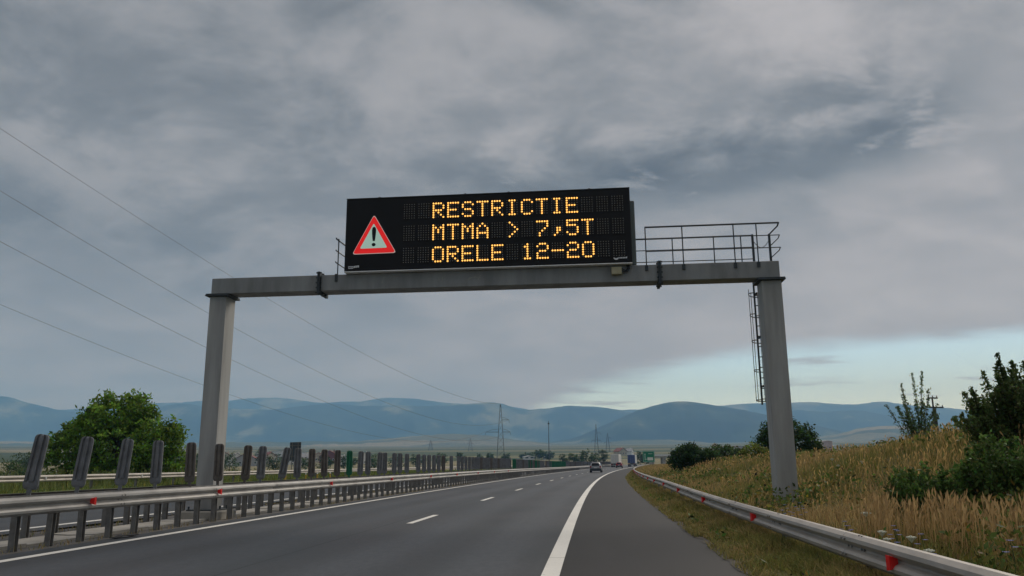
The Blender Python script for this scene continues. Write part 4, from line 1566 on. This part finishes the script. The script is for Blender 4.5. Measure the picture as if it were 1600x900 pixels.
def make_truck(loc, rot, body_m, door_m, label, blue):
    t = empty('truck', loc, rot, label, 'truck')
    MB().bbox(-1.28, 1.28, 0, 12.8, 1.15, 4.0, .04).build('trailer_box', body_m, t)
    for sx in (-1, 1):
        d_ = MB().bbox(min(sx * .02, sx * 1.24), max(sx * .02, sx * 1.24), -.05, .0, 1.22, 3.93, .01).build('rear_door', door_m, t)
        m_ = MB()
        for x in (.35, .85):
            m_.cyl((sx * x, -.08, 2.55), (0, 0, 1), .03, 2.55, 8)
        m_.build('lock_rod', mat('lock_rod', (.5, .5, .5), .4, .6, .1), d_)
        MB().bbox(sx * 1.0 - .22, sx * 1.0 + .22, -.06, .06, .82, 1.0, .01).build('tail_light', M_TAIL, t)
        MB().bbox(sx * .95 - .3, sx * .95 + .3, .35, .40, .25, .85, .01).build('mud_flap', M_RUB, t)
        for y in (1.2, 2.5, 3.8, 10.9, 14.7):
            wheel(t, sx * 1.0, y, .5, .36)
    MB().bbox(-1.2, 1.2, -.04, .08, .48, .66, .02).build('underrun_bar', mat('bar_red_white', (.45, .10, .08) if blue else (.4, .38, .36), .5, 0, .1), t)
    MB().bbox(-.42, .42, .1, 12.5, .75, 1.14, .02).build('chassis', M_DARKST, t)
    cab = MB().loft([[(x, y, z) for x, z in ((-1.22, .6), (1.22, .6), (1.22, h), (-1.22, h))] for y, h in ((13.3, 3.6), (14.6, 3.6), (15.4, 3.1), (15.6, 2.0))]).build('cab', mat('cab_white', (.6, .6, .6), .3, 0, .05), t)
    MB().add([(-1.1, 15.56, 2.15), (1.1, 15.56, 2.15), (1.1, 15.43, 3.0), (-1.1, 15.43, 3.0)], [(0, 1, 2, 3)]).build('windscreen', M_GLASS, cab)
    return t


p, r = on_road(961, 262)
make_truck(p, r, mat('trailer_white', (.66, .64, .58), .5, 0, .08, .6), mat('door_white', (.66, .64, .58), .5, 0, .10, 2), 'white box lorry driving away in the left lane', False)
p, r = on_road(987, 285)
make_truck(p, r, mat('trailer_pale', (.5, .52, .53), .5, 0, .08, .6), mat('door_blue', (.018, .05, .19), .5, 0, .1, 1), 'lorry with blue rear doors driving ahead in the right lane', True)

sc_p = rp(15.7, -9.22)
scrap = MB()
scrap.loft([[(x, y0 + .05 * math.sin(x * 5), .015 + .03 * math.sin((x + .3) * 6) ** 2 + dz) for y0, dz in ((-.07, 0), (.07, 0), (.08, .012), (-.08, .012))] for x in np.linspace(-.36, .36, 10)])
so_ = scrap.build('tyre_scrap', M_RUB)
so_.location = sc_p; so_.rotation_euler = (0, 0, 1.25)
tag(so_, 'strip of black tyre scrap lying by the median posts', 'debris')

# ------------------------------------------------------------------ signs, pylons, buildings in the distance
def px_box(u0, v0, u1, v1, Y):
    a, b = atY(u0, v0, Y), atY(u1, v1, Y)
    return a.x, b.x, b.z, a.z


M_SGREEN = mat('sign_green', (0.005, 0.20, 0.10), .5, 0, .06, 2)
M_SWHITE = mat('sign_white', (0.75, 0.76, 0.68), .5, 0, .05, 2)
x0, x1, z0, z1 = px_box(1004, 705, 1023, 722, 235)
zb = bank_at((x0 + x1) / 2, 235)
ds_ = empty('direction_sign', ((x0 + x1) / 2, 235, zb), -.1, 'green motorway direction sign with white panel on posts past the bend', 'road sign')
hw = (x1 - x0) / 2
pn = MB().bbox(-hw, hw, -.05, .05, z0 - zb, z1 - zb, .02).build('panel', M_SGREEN, ds_)
m_ = MB()
a_, b_ = z0 - zb, z1 - zb
for q in ((-hw + .08, hw - .08, b_ - .16, b_ - .08), (-hw + .08, hw - .08, a_ + .08, a_ + .16), (-hw + .08, -hw + .16, a_ + .16, b_ - .16), (hw - .16, hw - .08, a_ + .16, b_ - .16), (-hw + .55, -hw + .75, a_ + .5, b_ - .7), (-hw + .45, -hw + .85, b_ - .95, b_ - .75), (-hw + .75, -hw + 1.3, a_ + .75, a_ + .92), (-.1, hw - .6, b_ - .8, b_ - .65)):
    m_.box(q[0], q[1], -.062, -.048, q[2], q[3])
m_.build('sign_print', mat('sign_print_pale', (0.45, 0.62, 0.52), .5, 0, .05), pn)
MB().box(-.35, hw - .45, -.066, -.048, a_ + .5, a_ + 1.35).build('white_panel', M_SWHITE, pn)
for sx in (-1, 1):
    MB().tube([(sx * hw * .6, .1, -.3), (sx * hw * .6, .1, z1 - zb)], .06, 8).build('post', M_POST, ds_)

# back of a tall panel beyond the paddles, on the left
x0, x1, z0, z1 = px_box(453, 691, 470, 716, 70)
bs = empty('back_of_sign', ((x0 + x1) / 2, 70, float(lverge(70, -28))), -.15, 'dark back of a tall road sign behind the median paddles', 'road sign')
b0 = bs.location.z; hw = (x1 - x0) / 2
pn = MB().bbox(-hw, hw, -.03, .03, z0 - b0 - .2, z1 - b0, .01).build('panel', mat('sign_back', (.07, .085, .10), .6, .2, .1, 2), bs)
for sx in (-.5, .5):
    MB().tube([(sx * hw, -.06, -.4), (sx * hw, -.06, z1 - b0 - .05)], .035, 8).build('post', M_POST, bs)
for z in (z0 - b0 + .15, z1 - b0 - .3):
    MB().box(-hw * .95, hw * .95, -.055, -.032, z, z + .05).build('brace', M_POST, bs)

# yellow marker posts by the far rail
for k, (u, lab) in enumerate(((446, 'yellow marker post left of the dark sign back'), (478, 'yellow marker post right of the dark sign back'), (496, 'yellow marker post second right of the dark sign back'), (516, 'yellow marker post left of the green paddle'))):
    Y = 62 + 4 * k
    q = atY(u, 740, Y)
    mp_ = empty('marker_post', (q.x, Y, .1), .3 * k, lab, 'marker post', 'yellow marker posts')
    MB().bbox(-.06, .06, -.04, .04, -.2, .62, .01).build('post', mat('marker_yellow', (.55, .34, .03), .6, 0, .1, 6), mp_)
    MB().loft([[(-.07, -.05, .62), (.07, -.05, .62), (.07, .05, .62), (-.07, .05, .62)], [(-.02, -.02, .72), (.02, -.02, .72), (.02, .02, .72), (-.02, .02, .72)]]).build('cap', M_SWHITE, mp_)

M_PYL = mat('pylon_steel', (0.075, 0.085, 0.09), .6, .3, .1)


def pylon(loc, h, base, arms, label, bar, group='lattice pylons', rot=0.0):
    r = empty('pylon', loc, rot, label, 'pylon', group)
    w = lambda z: base * (1 - z / h) ** .9 + bar * .8
    zs = [h * (1 - (1 - k / 10.) ** 1.15) for k in range(11)]
    for sx, sy in ((-1, -1), (1, -1), (1, 1), (-1, 1)):
        MB().tube([(sx * w(z), sy * w(z), z - (.6 if z == 0 else 0)) for z in zs], bar, 4).build('leg', M_PYL, r)
    m_ = MB()
    for a, b in zip(zs[:-1], zs[1:]):
        for (p, q) in (((-1, -1), (1, -1)), ((1, -1), (1, 1)), ((1, 1), (-1, 1)), ((-1, 1), (-1, -1))):
            m_.tube([(p[0] * w(a), p[1] * w(a), a), (q[0] * w(b), q[1] * w(b), b)], bar * .28, 4)
            m_.tube([(q[0] * w(a), q[1] * w(a), a), (p[0] * w(b), p[1] * w(b), b)], bar * .28, 4)
    m_.build('bracing', M_PYL, r)
    for z, l, rr, rise in arms:
        for sx, ln in ((-1, l), (1, rr)):
            if ln <= 0:
                continue
            m_ = MB()
            m_.tube([(sx * w(z), -w(z), z), (sx * ln, 0, z)], bar * .8, 4)
            m_.tube([(sx * w(z), w(z), z), (sx * ln, 0, z)], bar * .8, 4)
            m_.tube([(sx * w(z), 0, z + rise), (sx * ln * .6, 0, z + rise * .75), (sx * ln, 0, z)], bar * .6, 4)
            a_ = m_.build('arm', M_PYL, r)
            m_ = MB()
            for j in range(7):
                m_.cyl((sx * ln + sx * j * bar * .4, 0, z - .25 - j * .28), (0, 0, 1), .14, .12, 8)
            m_.tube([(sx * ln, 0, z), (sx * ln + sx * 2.4 * bar, 0, z - 2.1)], .06, 4)
            m_.build('insulator', M_DARKST, a_)
    return r


PYZ = float(terrain(-8.6, 550.0))
pylon((-8.46, 550, PYZ), 41.48 - PYZ, 2.6, [(23.0 - PYZ, 9.9, 6.4, 2.0), (31.1 - PYZ, 0, 5.6, 1.6)], 'tall dark lattice pylon beyond the median, its wires running left', .20)
for (u, vt, vb_, Y, arms, lab) in ((931, 663, 708, 900, [(.48, 5, 5, 1.5), (.72, 0, 5, 1.2)], 'distant lattice pylon left of the white lorry'), (949, 677, 708, 1250, [(.5, 5, 5, 1.5), (.75, 0, 5, 1.2)], 'fainter distant pylon just right of the other far pylon'),
                                  (735, 685, 706, 1500, [(.6, 6, 6, 1.5)], 'tiny far pylon left of the tall lattice pylon'), (673, 688, 708, 1700, [(.6, 6, 6, 1.5)], 'tiny far pylon above the middle of the paddle row')):
    q = atY(u, vt, Y)
    zb = float(terrain(q.x, Y))
    h = q.z - zb
    pylon((q.x, Y, zb), h, 2.2 * Y / 900, [(a * h, l, r_, ri) for a, l, r_, ri in arms], lab, .16 * Y / 900)
q = atY(857, 658, 420); zb = float(terrain(q.x, 420))
mast = empty('lamp_mast', (q.x, 420, zb), 0, 'thin grey mast with a small head right of the tall pylon', 'mast')
MB().tube([(0, 0, -.5), (0, 0, q.z - zb)], [.26, .13], 8).build('pole', M_PYL, mast)
MB().loft([[(.45 * math.cos(a), .45 * math.sin(a), q.z - zb - z) for a in np.linspace(0, 2 * PI, 9)[:-1]] for z in (1.6, .9)]).build('lamp_head', M_DARKST, mast)

# conductors: parabolas from the tall pylon towards the left foreground
for nm, A, c in (('uppermost', (-8.4566, 41.4767), (55.0459, -.118458, .000171605)), ('second highest', (-2.8589, 31.0962), (47.8586, -.167952, .000249946)), ('third highest', (-2.0476, 22.9656), (41.9622, -.173801, .000253318)), ('lowest', (-18.4909, 23.0903), (41.884, -.178267, .000262683))):
    pts = []
    for Y in np.concatenate([np.linspace(5, 200, 60), np.linspace(206, 550, 60)]):
        pts.append((A[0] + .13 * (Y - 550), Y, c[0] + c[1] * Y + c[2] * Y * Y))
    r0 = pts[0]
    w_ = MB().tube(pts, [min(max(.028, .00016 * q[1]), .07) for q in pts], 5).build('power_line', mat('conductor', (.10, .105, .11), .6, .2, 0), None, loc=pts[-1])
    tag(w_, '%s of the four power lines crossing the sky on the left' % nm, 'power line', 'power lines')

# utility pole behind the sapling
q = atY(1452, 621, 75); zb = -.4
up = empty('utility_pole', (q.x + .35, 75, zb), .2, 'short utility pole with two crossarms behind the sapling', 'utility pole')
ht = q.z - zb
MB().tube([(-.13, 0, -.3), (-.10, 0, ht)], [.11, .07], 8).build('pole', mat('pole_wood', (.07, .065, .06), .8, 0, .2, 3), up)
MB().tube([(.13, 0, -.3), (.08, 0, ht - 1.0)], [.11, .07], 8).build('pole', mat('pole_wood', (.07, .065, .06)), up)
for z, l, r_ in ((ht - .12, -.55, .45), (ht - .98, -.55, .95)):
    a_ = MB().bbox(l, r_, -.07, .07, z, z + .13, .01).build('crossarm', M_DARKST, up)
    m_ = MB()
    for x in (l + .06, (l + r_) / 2, r_ - .06):
        m_.cyl((x, 0, z + .2), (0, 0, 1), .04, .16, 8)
    m_.build('insulator', M_DARKST, a_)


def house(u, v, Y, w, d, h, roof_h, wall_c, roof_c, label, rot=0.0, cat='house', group='village houses', gable=True):
    q = atY(u, v, Y)
    zb = float(terrain(q.x, Y))
    r = empty('house' if cat == 'house' else 'shed', (q.x, Y, zb), rot, label, cat, group)
    wm = mat('wall_%d' % int(sum(wall_c) * 1000), wall_c, .9, 0, .12, .4)
    rm = mat('roof_%d' % int(sum(roof_c) * 1000 + roof_c[0] * 100), roof_c, .8, 0, .2, .8)
    MB().prism([(-w / 2, -1), (w / 2, -1), (w / 2, h), (0, h + roof_h * .96), (-w / 2, h)], -d / 2, d / 2).build('wall', wm, r)
    e = .5
    m_ = MB()
    for sx in (-1, 1):
        m_.loft([[(0, y, h + roof_h), (sx * (w / 2 + e), y, h - roof_h * e / (w / 2)), (sx * (w / 2 + e), y, h - roof_h * e / (w / 2) + .25), (0, y, h + roof_h + .28)] for y in (-d / 2 - e, d / 2 + e)])
    rf = m_.build('roof', rm, r)
    if cat == 'house':
        MB().box(w * .16, w * .16 + .7, -.4, .4, h + roof_h * .4, h + roof_h + .9).build('chimney', wm, rf)
        n = max(int(w / 3), 2)
        for i in range(n):
            x = -w / 2 + (i + .5) * w / n
            f_ = MB().box(x - .65, x + .65, -d / 2 - .05, -d / 2 + .02, h * .35, h * .35 + 1.5).build('window', M_SWHITE, r)
            MB().box(x - .5, x + .5, -d / 2 - .08, -d / 2 - .04, h * .35 + .12, h * .35 + 1.38).build('pane', M_GLASS, f_)
        MB().box(w / 2 - .01, w / 2 + .05, -.5, .5, 0, 2.1).build('door', M_BARK, r)
    else:
        n = max(int(w / 6), 2)
        for i in range(n):
            x = -w / 2 + (i + .5) * w / n
            MB().box(x - 1.2, x + 1.2, -d / 2 - .06, -d / 2 + .02, h * .45, h * .45 + 1.0).build('window', M_GLASS, r)
    return r


RED = (.22, .07, .045); DRED = (.15, .05, .04); TAN = (.5, .44, .34); WHT = (.72, .7, .66); GRY = (.35, .34, .33)
for args in ((368, 716, 560, 9, 12, 4.5, 3.5, WHT, GRY, 'white gabled house just right of the left gantry column', .5), (386, 718, 540, 16, 10, 4, 4, GRY, DRED, 'dark red roofed long house second right of the left column', 0.1),
             (352, 712, 640, 10, 9, 4.5, 3, TAN, RED, 'tan house partly behind the left gantry column', .3), (418, 716, 620, 11, 9, 4.2, 3.4, TAN, RED, 'red roofed house between the fourth pair of paddles', .9),
             (452, 716, 580, 9, 9, 4, 3.2, WHT, RED, 'red roofed white house under the dark sign back', .2), (478, 716, 560, 9, 9, 4, 3.4, WHT, GRY, 'white gable house right of the dark sign back', 1.3),
             (497, 713, 640, 12, 9, 4, 3.2, TAN, RED, 'red roofed tan house left of the brown paddles', .3), (516, 712, 620, 15, 9, 5, 4.0, DRED, RED, 'large red roofed house left of the green paddle', .1),
             (535, 716, 560, 7, 7, 3.4, 2.6, WHT, GRY, 'small white house directly left of the green paddle', .7), (569, 716, 600, 8, 8, 5.4, 2.4, WHT, GRY, 'narrow white house right of the green paddle', .2),
             (969, 704, 900, 11, 10, 4.5, 3.5, TAN, RED, 'red roofed house above the white lorry', .6), (984, 705, 950, 8, 7, 4, 3, WHT, GRY, 'grey roofed house above the blue lorry', 1.1)):
    house(*args)
for args in ((445, 704, 900, 60, 16, 5, 2.5, WHT, (.55, .55, .53), 'long pale shed in the fields above the paddles', .05), (826, 711, 700, 9, 6, 2.2, .9, WHT, (.7, .7, .68), 'small white shed right of the tall pylon', .2), (853, 711.5, 700, 5, 5, 1.8, .8, WHT, (.7, .7, .68), 'tiny white shed beside the grey mast', .1),
             (1288, 697, 850, 11, 14, 12, .6, (.55, .40, .36), (.6, .5, .48), 'pinkish factory block on the right horizon', .1), (1308, 702, 850, 15, 14, 7.5, .6, WHT, (.7, .7, .68), 'white flat factory hall on the right horizon', .1),
             (1117, 700, 1000, 4.5, 4.5, 9.5, 1.5, (.5, .38, .24), (.4, .3, .2), 'small beige tower block above the low bush', .2), (1150, 706, 1100, 22, 12, 5, 2, (.45, .38, .36), DRED, 'reddish hall in the distant town', .0), (1132, 706, 1050, 18, 12, 5, 2, (.5, .5, .52), GRY, 'grey hall in the distant town', .1), (1170, 705, 1150, 18, 12, 4.5, 2, WHT, RED, 'pale red roofed hall in the distant town', .1)):
    house(*args, cat='building', group='distant buildings')

# overpass beyond the bend
q = atY(1045, 713, 470); zb = float(terrain(q.x, 470)) - .5
br = empty('overpass', (q.x, 470, zb), .05, 'low pale concrete overpass with arches past the direction sign', 'bridge')
zt_ = q.z - zb + .2
MB().box(-11, 11, -3, 3, zt_ - .9, zt_).build('deck', M_CONC, br)
for x in (-10, -3.4, 3.4, 10):
    MB().bbox(x - .9, x + .9, -2.6, 2.6, -1, zt_ - .91, .03).build('pier', M_CONC, br)
for y in (-3.0, 2.92):
    MB().box(-11, 11, y, y + .08, zt_ + .004, zt_ + .9).build('parapet', mat('parapet_white', (.68, .68, .66), .7, 0, .08), br)

# tree clumps in the plain
FT = [(905, 707, 430, 3.2), (917, 702, 440, 3.8), (941, 702, 450, 3.0), (880, 710, 430, 3.0), (893, 708, 410, 3.0), (930, 707, 470, 3.2), (840, 704, 700, 8), (822, 708, 720, 6), (858, 705, 690, 6), (1000, 706, 480, 3.8), (1012, 709, 520, 4), (720, 707, 520, 3.6), (748, 709, 560, 3), (766, 708, 600, 3), (790, 709, 560, 4),
      (432, 708, 330, 3.6), (412, 700, 340, 3.2), (470, 713, 320, 3.5), (505, 711, 340, 4.5), (545, 712, 360, 4.0), (585, 711, 380, 4.0), (620, 710, 400, 4.0), (650, 709, 430, 4.0), (690, 709, 440, 4.0),
      (14, 717, 120, 3.2), (34, 706, 260, 5.0), (58, 709, 250, 4.5), (282, 700, 190, 3.4), (300, 707, 180, 3.0), (268, 716, 130, 1.6), (360, 709, 260, 3.4),
      (1095, 704, 620, 4), (1130, 708, 560, 5), (1160, 706, 600, 5), (1150, 711, 420, 4), (1190, 705, 640, 5)]
ORD = ['first', 'second', 'third', 'fourth', 'fifth', 'sixth', 'seventh', 'eighth', 'ninth', 'tenth', 'eleventh', 'twelfth', 'thirteenth', 'fourteenth', 'fifteenth', 'sixteenth']
FT.sort()
cnt = {}
for k, (u, v, Y, w) in enumerate(FT):
    q = atY(u, v, Y)
    zb = float(terrain(q.x, Y)) - .2
    h = q.z - zb
    R = np.random.default_rng(100 + k)
    lobes = [(0, 0, h * .55, w * .8, w * .7, h * .5)] + [(R.uniform(-.7, .7) * w, R.uniform(-.5, .5) * w, h * R.uniform(.35, .75), w * R.uniform(.3, .5), w * .4, h * R.uniform(.22, .36)) for _ in range(5)]
    side = 'left of the tall pylon' if u < 782 else 'between the tall pylon and the lorries' if u < 960 else 'right of the lorries'
    if u < 320:
        side = 'left of the left gantry column'
    cnt[side] = cnt.get(side, 0) + 1
    tree('tree', (q.x, Y, zb), lobes, 110, 13, .06 * w + .12, .030 * w + .00045 * Y, (.045, .075, .024) if k % 3 else (.06, .10, .03), 'small distant tree in the plain, %s from left %s' % (ORD[cnt[side] - 1], side), 200 + k, h * .7, .15, 'tree', 'distant trees ' + side, 4)

# ------------------------------------------------------------------ haze
hz = NT('haze_air')
hz.t.nodes.remove(hz.b)
pv = hz.n('ShaderNodeVolumePrincipled')
pv.inputs['Color'].default_value = (0.27, 0.57, 1.0, 1)
pv.inputs['Absorption Color'].default_value = (.40, .40, .40, 1)
pv.inputs['Density'].default_value = 0.00015
pv.inputs['Anisotropy'].default_value = 0.0
hz.l(pv.outputs[0], hz.t.nodes['Material Output'].inputs['Volume'])
haze = MB().box(-12500, 12500, -3500, 10800, -8, 1000).build('haze', hz.mat)
tag(haze, 'pale blue haze over the plain', 'haze', None, 'stuff')
